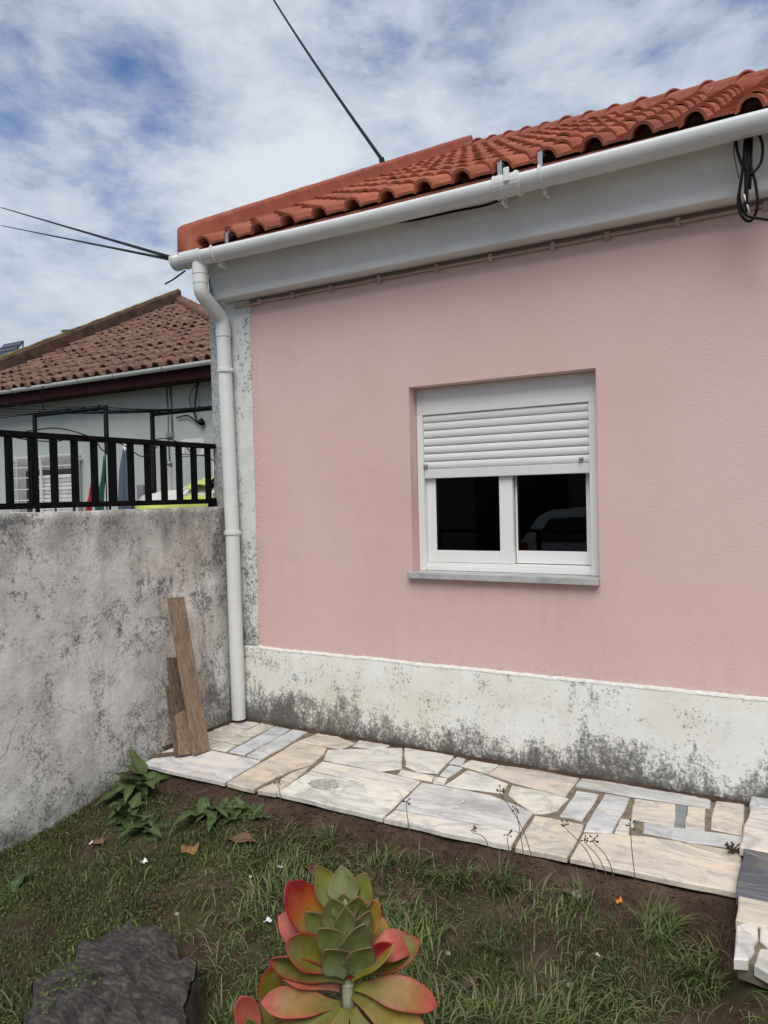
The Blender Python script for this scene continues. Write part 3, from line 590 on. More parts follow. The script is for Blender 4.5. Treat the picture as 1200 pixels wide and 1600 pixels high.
# downpipe with its swan neck
def fillet(P, r, n=7):
    P = [Vector(p) for p in P]; out = [P[0]]
    for i in range(1, len(P)-1):
        a, b, c = P[i-1:i+2]; u, v = (a-b), (c-b); d = min(r, u.length*.45, v.length*.45); p, q = b+u.normalized()*d, b+v.normalized()*d
        out += [p*(1-k/n)**2+b*2*(k/n)*(1-k/n)+q*(k/n)**2 for k in range(n+1)]
    return out+[P[-1]]
g = G(); g.tube(fillet([(.074, GY, 3.03), (.074, GY, 2.835), (.073, -.07, 2.705), (.075, -.07, 2.55), (.106, -.07, 1.286), (.119, -.07, .022)], .042), .047, 24, caps=False)
pipe = g.obj('downpipe', MAT['pvc'], house, True)
def sleeve(a, b, r):
    g = G(); a, b = Vector(a), Vector(b); e = (b-a).normalized()*.0006
    g.tube([a, a+e], [.0465, r], 24, caps=False); g.tube([a+e, b-e], r, 24, caps=False); g.tube([b-e, b], [r, .0465], 24, caps=False); return g.obj('sleeve', MAT['pvc'], pipe, True)
sleeve((.074, GY, 3.02), (.074, GY, 2.955), .0505); sleeve((.074, GY, 2.948), (.074, GY, 2.895), .0495); sleeve((.0745, -.07, 2.64), (.076, -.07, 2.585), .0505)
for x, z in ((.083, 2.362), (.1065, 1.277)):
    g = G(); g.tube([(x, -.07, z-.012), (x, -.07, z-.0118), (x, -.07, z+.0118), (x, -.07, z+.012)], [.048, .055, .055, .048], 20); g.box(x-.008, x+.008, -.03, .0, z-.012, z+.012); g.box(x+.05, x+.068, -.08, -.062, z-.009, z+.009); g.box(x-.068, x-.05, -.08, -.062, z-.009, z+.009); g.obj('pipe_clip', MAT['pvc'], pipe)

# ------------------------------------------------------------------ window and roller shutter
WY = .085
def fbox(*a, n='frame', m='frame', p=None, bv=.003): return G().box(*a).obj(n, MAT[m], p, bevel=bv)
win = fbox(OX0+.042, OX1-.062, WY+.012, WY+.115, 1.049, 1.078, n='window', p=house)
fbox(OX0+.002, OX0+.042, WY, WY+.072, 1.048, 1.972, n='guide_rail', p=win); fbox(OX1-.062, OX1-.002, WY, WY+.072, 1.048, 1.972, n='guide_rail', p=win)
fbox(OX0+.042, OX1-.062, WY+.026, WY+.110, 1.0785, 1.094, n='bottom_track', p=win, bv=.002)
def sash(x0, x1, y0, st0, st1, z0=1.096, z1=1.75):
    zb = z0+.072
    s = G(); s.box(x0, x0+st0, y0, y0+.035, z0, z1); s.box(x1-st1, x1, y0, y0+.035, z0, z1); s.box(x0+st0, x1-st1, y0+.001, y0+.034, z0, zb)
    s = s.obj('sash', MAT['frame'], win, bevel=.003)
    fbox(x0+st0, x1-st1, y0+.014, y0+.019, zb, z1, n='pane', m='glass', p=win, bv=0)
    g = G(); g.box(x0+st0, x0+st0+.003, y0+.003, y0+.013, zb, z1); g.box(x1-st1-.003, x1-st1, y0+.003, y0+.013, zb, z1); g.box(x0+st0, x1-st1, y0+.003, y0+.013, zb, zb+.003); g.obj('seal', MAT['dark'], win)
sash(1.479, 2.022, WY+.036, .060, .081); sash(2.0225, 2.468, WY+.074, .012, .040, 1.098)
shut = fbox(OX0+.002, OX1-.002, WY+.004, WY+.2, 1.9725, OZ1-.001, n='shutter_box', p=house)
pitch = .0462; z = 1.650; q = 0
while z < 1.972:
    V, F = [], []; zt = min(z+pitch, 1.985)
    pr = [(.0, .010), (.003, .004), (.010, .0005), (.022, -.001), (.034, .001), (.042, .006), (.0452, .012)]
    pr = [(a, b) for a, b in pr if z+a <= zt+.001]
    for x in (1.479, 2.4675):
        V += [(x, WY+.012+b_, z+a) for a, b_ in pr] + [(x, WY+.012+.016, z+pr[-1][0]), (x, WY+.012+.016, z)]
    n = len(pr)+2
    mk('slat', V, [tuple(range(n)), tuple(range(2*n-1, n-1, -1))] + [((i+1) % n, i, n+i, n+(i+1) % n) for i in range(n)], MAT['slat'], shut, False); z += pitch
fbox(1.479, 2.4675, WY+.010, WY+.028, 1.596, 1.6495, n='bottom_slat', m='slat', p=shut)
for x in (1.492, 2.425):
    g = G(); g.tube([(x, WY+.016, 1.672), (x, WY-.002, 1.672), (x, WY-.010, 1.672)], [.012, .011, .008], 10); g.obj('stop', MAT['metalgrey'], shut, True)
V = [(1.418, -.042), (2.538, -.042), (2.538, .0), (OX1-.001, .0), (OX1-.001, .16), (OX0+.001, .16), (OX0+.001, .0), (1.418, .0)]
g = G(); g.prism(V[::-1][::-1], 1.012, 1.0475); o = g.obj('sill', MAT['sill'], house, bevel=.003); o.color = (.42, .43, .42, 1)

# ------------------------------------------------------------------ garden wall with iron railing
def wallx(z, y): return .062*(1-sm((z+.2)/1.65)) + .010*mn.noise((y*1.7, z*1.7, 4)) + .004*mn.noise((y*7, z*7, 2))
gw = G(); NY, NZ_ = 90, 60
gw.grid(lambda u, v: ((lambda y, z: (wallx(z, y), y, z + (.006*mn.noise((y*4, 0, 0)) if v == 1 else 0)))(-2.7+2.692*u, -.5+1.95*v)), NY, NZ_)
n0 = len(gw.v); top = [gw.v[NZ_*(NY+1)+i] for i in range(NY+1)]
gw.add([(p[0]-.012, p[1], p[2]+.004) for p in top] + [(-.19, p[1], p[2]+.002) for p in top] + [(-.2, p[1], -.5) for p in top], [])
for i in range(NY):
    a = NZ_*(NY+1)+i; gw.f += [(a, a+1, n0+i+1, n0+i), (n0+i, n0+i+1, n0+NY+1+i+1, n0+NY+1+i), (n0+NY+1+i, n0+NY+2+i, n0+2*NY+3+i, n0+2*NY+2+i)]
tag(gw.obj('garden_wall', MAT['garden'], smooth=True), 'mould-stained grey rendered garden wall running up to the house corner', 'wall')
fence = thing('iron_railing', 'black iron railing with upright bars along the garden wall top', 'railing', (-.09, -1.6, 1.45))
FX = -.09; Y0 = -2.66
G().box(FX-.022, FX+.022, Y0, -.015, 1.849, 1.882).obj('top_rail', MAT['black'], fence, bevel=.004)
G().box(FX-.018, FX+.018, Y0, -.03, 1.474, 1.506).obj('bottom_rail', MAT['black'], fence, bevel=.004)
k = 0; y = -.079
while y > Y0:
    G().box(FX-.018+random.uniform(-.001, .001), FX+.018, y-.014, y+.014, 1.5, 1.852).obj('bar', MAT['black'], fence, bevel=.003); y -= .1327
for y in (-.045, -1.95, -2.62): G().box(FX-.022, FX+.022, y-.02, y+.02, 1.40, 1.512).obj('foot', MAT['black'], fence)
wr = G()
for pts in ([(-.09, -1.585, 1.86), (-.06, -1.42, 1.835), (-.06, -1.25, 1.842), (-.09, -1.18, 1.885)], [(-.09, -1.43, 1.885), (-.07, -1.25, 1.91), (-.06, -1.05, 1.87), (-.05, -.98, 1.80), (-.055, -.93, 1.795)], [(-.08, -.90, 1.88), (-.06, -.78, 1.82), (-.05, -.70, 1.775), (-.06, -.62, 1.79), (-.09, -.52, 1.85)], [(-.09, -.56, 1.885), (-.07, -.45, 1.895), (-.06, -.33, 1.86), (-.05, -.27, 1.81)], [(-.09, -.38, 1.80), (-.05, -.2, 1.80), (-.05, -.07, 1.77), (-.07, -.03, 1.74)]): wr.tube(cr(pts, 6), .0035, 5)
tag(wr.obj('wire', MAT['rubber'], smooth=True), 'thin dark wire looped loosely around the railing bars', 'wire')

# ------------------------------------------------------------------ planks leaning on the garden wall
def plank(name, bot, top, w, th, mat, label, group=None, flat=0.):
    b0, t0 = Vector(bot), Vector(top); d = (t0-b0); L = d.length; d.normalize()
    wd = Vector((flat, 1, 0)); wd = (wd-d*wd.dot(d)).normalized(); nn = d.cross(wd)
    if nn.x < 0: nn = -nn
    V = []
    for s in (0, L):
        for a, c in ((0, 0), (w, 0), (w, -th), (0, -th)): V.append(b0+d*s+wd*a+nn*c)
    o = mk(name, V, [(0, 1, 2, 3), (7, 6, 5, 4), (0, 4, 5, 1), (1, 5, 6, 2), (2, 6, 7, 3), (3, 7, 4, 0)], MAT[mat])
    zmin = min(v.co.z for v in o.data.vertices)
    for v in o.data.vertices: v.co.z += .001-zmin
    bv = o.modifiers.new('bevel', 'BEVEL'); bv.width = .002; bv.segments = 2
    return tag(o, label, 'plank', group)
G6 = 'planks leaning against the garden wall'
plank('plank', (.352, -.725, 0), (.105, -.655, .90), .118, .018, 'plank', 'tallest brown plank leaning against the stained garden wall', G6, .10)
plank('plank', (.372, -.690, 0), (.120, -.625, .84), .105, .012, 'plank', 'brown plank half hidden behind the tallest plank, its right edge showing', G6, .10).location.x = -.04
plank('plank', (.298, -.79, 0), (.120, -.665, .378), .085, .015, 'plank', 'shortest brown plank with pale sawn top, left of the tallest plank', G6, .25)
plank('plank', (.262, -.785, 0), (.098, -.672, .535), .090, .014, 'plankd', 'dark middle-height plank with broken top behind the shortest plank', G6, .2)
plank('plank', (.272, -.80, 0), (.105, -.70, .372), .06, .010, 'plankd', 'thin dark board sandwiched at the left of the shortest plank', G6, .2)
o = mk('offcut', [(.085, -.90, .002), (.185, -.80, .002), (.20, -.82, .002), (.10, -.93, .002), (.085, -.90, .018), (.185, -.80, .018), (.20, -.82, .018), (.10, -.93, .018)], [(3, 2, 1, 0), (4, 5, 6, 7), (0, 1, 5, 4), (1, 2, 6, 5), (2, 3, 7, 6), (3, 0, 4, 7)], MAT['plankd'])
for v in o.data.vertices: v.co.x += .04; v.co.y += .06
tag(o, 'small grey wooden offcut lying at the wall foot left of the planks', 'offcut')

# ------------------------------------------------------------------ cables
g = G(); g.tube([Vector((-.06, 2.36, 4.66)).lerp(Vector((-6.8, 9.1, 12.5)), k/24)-Vector((0, 0, .06*4*(k/24)*(1-k/24))) for k in range(25)], .017, 8)
g.tube([(-.055, 2.35, 4.60), (-.09, 2.38, 4.70)], .028, 6)
tag(g.obj('service_cable', MAT['rubber'], smooth=True), 'thick black service cable rising from the red verge into the sky', 'cable')
def catenary(a, b, sag, n=20): a, b = Vector(a), Vector(b); return [a.lerp(b, k/n)-Vector((0, 0, sag*4*(k/n)*(1-k/n))) for k in range(n+1)]
for p, lab, r in (((-17.5, 10, 10.25), 'upper black overhead wire meeting the left end of the gutter', .013), ((-17.5, 10, 9.72), 'lower black overhead wire meeting the left end of the gutter', .011)):
    g = G(); g.tube(catenary((-.14, -.10, 3.10), p, .0), r, 6); tag(g.obj('overhead_wire', MAT['rubber'], smooth=True), lab, 'wire', 'wires strung to the house eave')
g = G(); g.tube(cr([(-.13, -.20, 3.03), (-.3, -.14, 3.015), (-.42, -.10, 3.012)], 6), .006, 6); tag(g.obj('cable_stub', MAT['rubber'], smooth=True), 'short black cut cable end poking out below the gutter end', 'cable')
g = G()
g.tube(cr([(.55, -.185, 3.06), (.75, -.21, 3.035), (1.0, -.215, 3.028), (1.2, -.20, 3.05)], 8), .006, 6)
g.tube(cr([(1.42, -.19, 3.045), (1.6, -.215, 3.012), (1.85, -.225, 3.005), (2.05, -.225, 3.0), (2.2, -.215, 3.03)], 8), .007, 6)
tag(g.obj('eave_wire', MAT['rubber'], smooth=True), 'thin black wire sagging behind the white gutter along the cornice', 'wire')
g = G(); cx, cy = 3.262, -.245
loops = [[(3.228, -.21, 3.06), (3.235, cy, 2.98), (3.258, cy, 2.90), (3.285, cy-.01, 2.86), (3.325, cy, 2.90), (3.335, cy, 2.97), (3.315, -.22, 3.06)],
 [(3.27, -.21, 3.06), (3.262, cy, 2.95), (3.25, cy-.01, 2.84), (3.236, cy, 2.76), (3.25, cy, 2.69), (3.285, cy+.01, 2.665), (3.312, cy, 2.72), (3.305, cy, 2.82), (3.285, cy, 2.92), (3.275, -.21, 3.06)],
 [(3.275, -.2, 3.06), (3.27, cy-.015, 2.94), (3.268, cy-.015, 2.82), (3.266, cy-.015, 2.74), (3.27, cy-.01, 2.70)], [(3.28, -.2, 3.06), (3.279, cy-.01, 2.92), (3.274, cy-.02, 2.80), (3.272, cy-.02, 2.73)],
 [(3.265, -.2, 3.06), (3.255, cy+.01, 2.90), (3.24, cy+.01, 2.78), (3.262, cy+.01, 2.70), (3.30, cy, 2.672), (3.34, cy-.01, 2.655), (3.40, cy+.02, 2.635)], [(3.29, -.2, 3.06), (3.288, cy, 2.90), (3.283, cy, 2.80)]]
for l in loops: g.tube(cr(l, 7), .0062, 6)
coil = g.obj('cable_coil', MAT['rubber'], smooth=True); tag(coil, 'coil of black cable hanging below the gutter at the right', 'cable')
g = G(); g.tube(cr([(3.222, -.21, 3.05), (3.222, cy, 2.97), (3.232, cy, 2.90), (3.24, cy, 2.855)], 6), .0028, 5); g.obj('thin_wire', MAT['seed'], coil, True)
g = G(); g.tube([(3.262, cy-.02, 2.775), (3.282, cy-.02, 2.69)], .004, 5); g.obj('white_wire_end', MAT['white'], coil, True)

# ------------------------------------------------------------------ neighbour's house beyond the railing
nh = thing('neighbour_house', 'pale green house behind the railing with weathered brown tiled roof', 'house', (-5.5, 6.5, 0))
NY0 = 3.6
g = G(); g.box(-9.0, -1.2, NY0, 12.5, -.32, 3.20); g.obj('wall', MAT['nwall'], nh)
g = G(); g.box(-9.1, -1.1, 3.27, NY0-.002, 3.06, 3.08); g.box(-9.1, -1.1, 3.255, 3.269, 3.05, 3.215); g.obj('fascia', MAT['redpaint'], nh)
NA = R(26.3); nCY, nSY = math.cos(NA), math.sin(NA); nEY, nEZ = 3.17, 3.215
def nhip(x): return 8.62-.80*(x+9.0)
zAp = nEZ+(8.62-nEY)*math.tan(NA)
V = [(-9.05, nEY+.05, nEZ-.02), (-1.0, nEY+.05, nEZ-.02), (-9.05, 8.62, zAp-.03), (-1.0, 13, nEZ), (-9.05, 13, nEZ)]
nroof = mk('roof', V, [(0, 1, 2), (1, 3, 2), (3, 4, 2), (0, 4, 3, 1)], MAT['oldstuff'], nh)
NTM = tile_mesh('roof_tile', .23, .43, .068, .068, .013, .026); NTM.materials.append(MAT['oldtile'])
cells = []
for i in range(34):
    x = -8.83+.2302*i; span = (nhip(x)-nEY)/nCY; j = 0
    while j*.335 < span-.1:
        yy = nEY+j*.335*nCY; zz = nEZ+j*.335*nSY
        d = Vector((x, yy, zz))-CAM; px = 600+1196*d.dot(r2)/d.dot(fw)
        if px < 345: cells.append((d.length, x, yy, zz, px))
        j += 1
cells.sort(); vis = [c for c in cells if -12 < c[4] < 338]
near = set(id(c) for c in vis[:290]); bmv = [tuple(v.co) for v in NTM.vertices]; bmf = [tuple(p.vertices) for p in NTM.polygons]; rest = G()
for c in cells:
    ro = (NA+R(random.uniform(-2.2, 2.2)), R(random.uniform(-4, 4)), R(random.uniform(-3, 3))); lo = Vector((c[1]+random.uniform(-.008, .008), c[2]+random.uniform(-.015, .015), c[3]+random.uniform(-.002, .016)))
    if id(c) in near:
        o = link('roof_tile', NTM, nroof); o.location = lo; o.rotation_euler = ro
    else:
        from mathutils import Euler
        Mx = Matrix.Translation(lo) @ Euler(ro).to_matrix().to_4x4(); rest.add([Mx @ Vector(v) for v in bmv], bmf)
if rest.v:
    o = rest.obj('roof_tiles', MAT['oldstuff'], nroof); o['kind'] = 'stuff'
g = G(); ns = 60
def ncurb(s, a):
    y = nEY-.05 + s*(8.66-nEY+.05); zc = nEZ+.07+(y-nEY)*math.tan(NA); w = .012*mn.noise((s*20, a, 3)); P = [(-9.22, -.25), (-9.22, .20), (-9.18, .23), (-9.03, .23), (-9.0, .20), (-8.98, -.10)]
    return (P[a][0]+w, y, zc+P[a][1]+w)
g.add([ncurb(i/ns, a) for i in range(ns+1) for a in range(6)], [(i*6+a, (i+1)*6+a, (i+1)*6+a+1, i*6+a+1) for i in range(ns) for a in range(5)] + [tuple(range(6)), tuple(ns*6+a for a in range(5, -1, -1))]); g.obj('verge', MAT['ncurb'], nroof)
g = G(); g.tube([Vector(ncurb(k/40, 3))+Vector((-.05, 0, .008+.01*mn.noise((k*.7, 0, 0)))) for k in range(41)], .028, 6); g.obj('lichen', MAT['moss'], nroof, True)
g = G(); nh0 = Vector((-9.0, 8.62, zAp+.05)); nhd = Vector((1, -.80, -.80*math.tan(NA)))
g.tube([nh0+nhd*(k*.2)+Vector((0, 0, .03*(k % 2))) for k in range(32)], .11, 8); g.obj('hip_cap_row', MAT['oldstuff'], nroof, True)
d = ncurb(.47, 3); g = G(); g.box(d[0]-.16, d[0]-.06, d[1]-.06, d[1]+.06, d[2]-.1, d[2]+.03); g.add([(d[0]-.18, d[1]-.10, d[2]+.03), (d[0]-.03, d[1]-.10, d[2]+.03), (d[0]-.03, d[1]+.10, d[2]+.07), (d[0]-.18, d[1]+.10, d[2]+.07)], [(0, 1, 2, 3), (3, 2, 1, 0)]); g.obj('vent', MAT['metalgrey'], nroof)
V, F = [], []
for i in range(41):
    x = -9.2+8.1*i/40
    for k in range(11): a = R(-190+200*k/10); V.append((x, 3.20+.046*math.cos(a), 3.228+.046*math.sin(a)))
for i in range(40):
    for k in range(10): F.append((i*11+k, (i+1)*11+k, (i+1)*11+k+1, i*11+k+1))
ngut = mk('gutter', V, F, MAT['pvc2'], nh, True)
for x in (-7.06, -5.55, -4.83, -3.9, -2.4):
    g = G(); g.tube([(x, 3.20+.050*math.cos(R(a)), 3.228+.050*math.sin(R(a))) for a in range(-190, 11, 20)], .008, 5); g.obj('bracket', MAT['metalgrey'], ngut)
# barred window
gx0, gx1, gz1, gz0 = -7.66, -6.04, 2.24, 1.0
g = G(); g.box(gx0+.05, gx1-.05, NY0-.025, NY0-.002, gz0+.03, gz1-.03); nwin = g.obj('window', MAT['conc'], nh)
g = G(); g.box(-7.36, -6.20, NY0-.045, NY0-.026, gz0+.05, 2.02); g.obj('pane', MAT['dark'], nwin)
z = 1.04
while z < 1.93:
    G().box(-7.16, -6.66, NY0-.075, NY0-.047, z, z+.052).obj('shutter_slat', MAT['white'], nwin, bevel=.006); G().box(-6.60, -6.24, NY0-.075, NY0-.047, z, z+.052).obj('shutter_slat', MAT['white'], nwin, bevel=.006); z += .06
gr = G(); yy = NY0-.14
for x in (gx0, -7.46, -7.08, -6.88, -6.47, gx1-.03):
    w = .026 if x in (gx0, -6.88, gx1-.03) else .011; gr.box(x, x+w, yy, yy+w, gz0, gz1)
for z in (gz1-.02, 2.06, 1.90, 1.72, 1.55, 1.36, 1.18, gz0): gr.box(gx0, gx1, yy+.012, yy+.024, z, z+.014)
gr.box(gx0, gx0+.02, yy, NY0, gz1-.1, gz1-.07); gr.box(gx1-.02, gx1, yy, NY0, gz1-.1, gz1-.07); gr.box(gx0, gx0+.02, yy, NY0, gz0+.1, gz0+.13); gr.box(gx1-.02, gx1, yy, NY0, gz0+.1, gz0+.13)
gr.obj('grille', MAT['white'], nwin)
for x, z1, z0, r in ((-4.27, 3.10, 2.02, .010), (-4.20, 3.10, 2.40, .013)):
    g = G(); g.tube([(x, NY0-.015, z1), (x+.02, NY0-.015, z0)], r, 6); g.obj('conduit', MAT['metalgrey'], nh, True)
G().box(-4.30, -4.16, NY0-.03, NY0-.001, 2.37, 2.43).obj('junction_box', MAT['metalgrey'], nh)
g = G(); g.lathe((-4.24, NY0-.03, 1.98), [(.0, 0), (.035, .01), (.035, .05), (0, .06)], 10); g.obj('outlet', MAT['metalgrey'], nh, True)
g = G(); g.box(-4.02, -3.62, NY0-.012, NY0-.001, 2.10, 2.32); mb = g.obj('meter_box', MAT['white'], nh, bevel=.004)
G().box(-3.97, -3.67, NY0-.016, NY0-.0125, 2.14, 2.28).obj('door', MAT['nwall'], mb)
g = G(); g.tube(cr([(-3.66, NY0-.02, 3.10), (-3.70, NY0-.05, 2.85), (-3.72, NY0-.05, 2.62), (-3.66, NY0-.05, 2.52), (-3.60, NY0-.04, 2.58)], 8), .010, 6); g.tube(cr([(-3.64, NY0-.02, 3.10), (-3.80, NY0-.05, 2.9), (-3.78, NY0-.05, 2.72), (-3.70, NY0-.04, 2.60)], 8), .006, 5); g.tube(cr([(-4.08, NY0-.03, 2.62), (-3.85, NY0-.05, 2.63), (-3.68, NY0-.04, 2.52), (-3.60, NY0-.04, 2.50)], 8), .010, 6); g.lathe((-3.61, NY0-.05, 2.48), [(0, 0), (.04, .02), (.045, .06), (.02, .09), (0, .1)], 8)
g.obj('cable', MAT['rubber'], nh, True)
g = G(); g.box(-3.46, -3.0, NY0-.02, NY0-.001, 1.45, 2.02); sw = g.obj('side_window', MAT['white'], nh); G().box(-3.41, -3.05, NY0-.024, NY0-.0205, 1.50, 1.97).obj('pane', MAT['dark'], sw)
# clothesline frames and lines
def frame(x0, x1, y, z, lab):
    fr = thing('clothes_rack', lab, 'clothesline', ((x0+x1)/2, y, -.32), 'black steel clothesline frames in the yard'); r = .026
    for x in (x0, x1): G().tube([(x, y, -.32), (x, y, z+r)], r, 8).obj('post', MAT['black'], fr, True)
    G().tube([(x0-.01, y, z), (x1+.01, y, z)], .02, 8).obj('crossbar', MAT['black'], fr, True)
    if x0 < -4: G().tube([(x0+.17, y, z), (x0+.17, y, z+.34)], .006, 6).obj('stay', MAT['black'], fr)
    for k in range(5): G().tube([(x0+.1+k*(x1-x0-.2)/4, y, z+.012), (x0+.1+k*(x1-x0-.2)/4, y, z+.04)], .012, 6).obj('line_peg', MAT['black'], fr)
frame(-4.606, -3.357, 1.8, 2.546, 'left black clothesline frame, in front of the barred window'); frame(-2.98, -1.95, 2.12, 2.466, 'right black clothesline frame, beside the house corner')
for k in range(5):
    a = Vector((-4.45+.24*k, 1.8, 2.57)); b_ = Vector((-2.85+.2*k, 2.12, 2.49)); g = G(); g.tube(catenary(a, b_, .012+.006*k), .007, 5); g.tube(catenary(a, (-6.4, 1.65+.06*k, 2.60+.085*k), .02+.008*k), .006, 5)
    tag(g.obj('clothesline', MAT['rubber'], smooth=True), ['nearest', 'second nearest', 'middle', 'second farthest', 'farthest'][k]+' of the five dark clotheslines strung between the frames', 'clothesline', 'dark clotheslines over the yard')
# cloths, covered table and odds and ends seen through the bars
def cloth(name, path, width, mat, label, cat, drop, y, folds=5):
    g = G(); nu, nv = 18, 14
    g.grid(lambda u, v: (path(u, v)[0], y+.035*math.sin(u*folds*2+v*2)*(.3+.7*v)+.01*mn.noise((u*6, v*6, 1)), path(u, v)[1]), nu, nv)
    o = g.obj(name, MAT[mat], smooth=True); s_ = o.modifiers.new('thick', 'SOLIDIFY'); s_.thickness = .006; return o
fl = thing('hanging_flag', 'red and green flag cloth hanging behind the railing by a clothesline post', 'flag', (-3.4, 1.7, 1.0))
o = cloth('green_cloth', lambda u, v: (-3.27-.02*v+(u-1)*(.02+.20*sm(v*1.3)), 2.0-.9*v), 0, 'green', '', '', 0, 1.70); adopt(o, fl)
o = cloth('red_cloth', lambda u, v: (-3.455-.02*v+(u-1)*(.01+.26*v), 1.75-.66*v), 0, 'red', '', '', 0, 1.68); adopt(o, fl)
G().tube([(-3.262, 1.715, -.32), (-3.262, 1.715, 2.02)], .008, 6).obj('pole', MAT['metalgrey'], fl, True)
ps = thing('folded_parasol', 'folded blue-grey parasol standing beside the flag behind the railing', 'parasol', (-3.13, 1.85, -.32))
g = G(); prof = [(.012, 0), (.065, .02), (.085, .35), (.08, .7), (.06, 1.0), (.025, 1.2), (.008, 1.26)]; V = []
for r, z in prof:
    for k in range(20): a = 2*math.pi*k/20; rr = r*(1+.25*math.cos(5*a)); V.append((-3.13+rr*math.cos(a)*.75, 1.85+rr*math.sin(a), .85+z))
g.add(V, [(i*20+k, i*20+(k+1) % 20, (i+1)*20+(k+1) % 20, (i+1)*20+k) for i in range(6) for k in range(20)]); g.obj('canopy', MAT['blue'], ps, True)
G().tube([(-3.13, 1.85, -.32), (-3.13, 1.85, 2.14)], .016, 8).obj('pole', MAT['white'], ps, True)
tb = thing('covered_table', 'garden table under a lime green and white cover by the house corner', 'table', (-2.6, 2.35, -.32))
g = G(); g.grid(lambda u, v: (-3.2+1.25*u, 1.95+.55*v, 1.55+.20*u+.03*math.sin(u*11)*(1-v)-.16*sm(1-v*3)+.02*mn.noise((u*5, v*5, 0))), 26, 12); o = g.obj('cover', MAT['cover'], tb, True); o.modifiers.new('t', 'SOLIDIFY').thickness = .006
g = G(); g.grid(lambda u, v: (-3.215+1.28*u, 1.94-.015*math.sin(u*23)*(1-v), .85+(.57+.15*u)*v+.02*math.sin(u*11)*v+.004), 30, 6); o = g.obj('cover_skirt', MAT['lime'], tb, True); o.modifiers.new('t', 'SOLIDIFY').thickness = .005
g = G(); g.grid(lambda u, v: (-2.35+.4*u, 1.93+.45*v, 1.60+.09*u+.10*math.sin(math.pi*v)+.015*math.sin(u*14+v*5)), 16, 12); o = g.obj('cover_fold', MAT['lime'], tb, True); o.modifiers.new('t', 'SOLIDIFY').thickness = .006
for x in (-3.1, -2.05):
    for y in (2.02, 2.42): G().box(x-.03, x+.03, y-.03, y+.03, -.32, 1.5+.2*(x+3.2)/1.25-.02).obj('leg', MAT['black'], tb)
for k in range(3):
    g = G(); g.tube([(-3.02+.03*k, 2.2+.03*k, -.32), (-2.91+.025*k, 2.25, 1.80+.04*k)], .022, 6); tag(g.obj('wooden_pole', MAT['conc'], smooth=True), ['left', 'middle', 'right'][k]+' of three grey poles leaning above the covered table', 'pole', 'grey poles propped behind the railing')
g = G(); g.box(-3.20, -3.10, 2.19, 2.22, -.32, 1.67); tag(g.obj('orange_board', MAT['orange'], bevel=.004), 'orange-brown upright board behind the railing near the covered table', 'board')
g = G(); g.box(-3.33, -3.225, 2.18, 2.24, -.32, 1.69); tag(g.obj('grey_board', MAT['metalgrey'], bevel=.004), 'grey upright board beside the orange one behind the railing', 'board')
# roofs beyond, far left
fh = thing('far_house', 'distant house with orange tiled roof at the far left edge', 'house', (-43, 28, 0))
g = G(); g.box(-52, -37.4, 25.5, 34, -.32, 9.6); g.obj('wall', MAT['white'], fh)
g = G(); g.add([(-53, 25, 9.4), (-37, 25, 9.4), (-37.6, 27, 10.35), (-53, 27, 10.35), (-53, 35, 9.4), (-37, 35, 9.4), (-38, 29.5, 11.1), (-53, 29.5, 11.1)], [(0, 1, 2, 3), (3, 2, 6, 7), (1, 5, 6, 2), (7, 6, 5, 4), (0, 4, 5, 1)]); g.obj('roof', MAT['tile'], fh)
g = G(); g.box(-39.4, -38.2, 26.8, 27.6, 9.9, 10.8); g.obj('parapet', MAT['white'], fh)
sp = thing('solar_panel', 'tilted solar panel on a stand on the distant roof', 'solar panel', (-40.6, 25.6, 10.4))
g = G(); g.add([(-41.8, 25.2, 10.75), (-39.75, 25.2, 10.75), (-40.1, 26.2, 11.75), (-42.1, 26.2, 11.75), (-41.8, 25.27, 10.68), (-39.75, 25.27, 10.68), (-40.1, 26.27, 11.68), (-42.1, 26.27, 11.68)], [(0, 1, 2, 3), (7, 6, 5, 4), (0, 4, 5, 1), (1, 5, 6, 2), (2, 6, 7, 3), (3, 7, 4, 0)]); g.obj('panel', MAT['panel'], sp)
for x in (-41.6, -39.95): G().tube([(x, 25.3, 9.4), (x, 25.3, 10.75)], .05, 6).obj('leg', MAT['metalgrey'], sp); G().tube([(x-.2, 26.2, 9.7), (x-.2, 26.2, 11.65)], .05, 6).obj('strut', MAT['metalgrey'], sp)
for z in (.33, .66):
    a = Vector((-41.9, 25.19, 10.75)).lerp(Vector((-42.1, 26.19, 11.76)), z); g = G(); g.tube([a+Vector((.05, -.02, .03)), a+Vector((2.0, -.02, .03))], .03, 4); g.obj('panel_bar', MAT['metalgrey'], sp)

# ------------------------------------------------------------------ across the street (mirrored in the window panes)
fwl = thing('front_wall', 'low pale front wall along the street, seen mirrored in the panes', 'wall', (1, -6.55, -.3))
G().box(-9, 12, -6.62, -6.46, -.4, .40).obj('wall', MAT['greywall'], fwl); G().box(-9.02, 12, -6.65, -6.43, .402, .45).obj('coping', MAT['conc'], fwl)
for k in range(12): G().box(-8.2+k*1.6, -8.14+k*1.6, -6.57, -6.51, .45, .95).obj('post', MAT['black'], fwl)
G().box(-9, 12, -6.56, -6.52, .91, .95).obj('rail', MAT['black'], fwl)
sh = thing('street_house', 'brownish house across the street, seen mirrored in the panes', 'house', (-3, -16, -.3))
G().box(-12, 4, -20, -14, -.4, 3.6).obj('wall', MAT['brownwall'], sh); G().box(-4.4, -2.0, -14.05, -13.98, -.3, 2.4).obj('garage_door', MAT['dark'], sh)
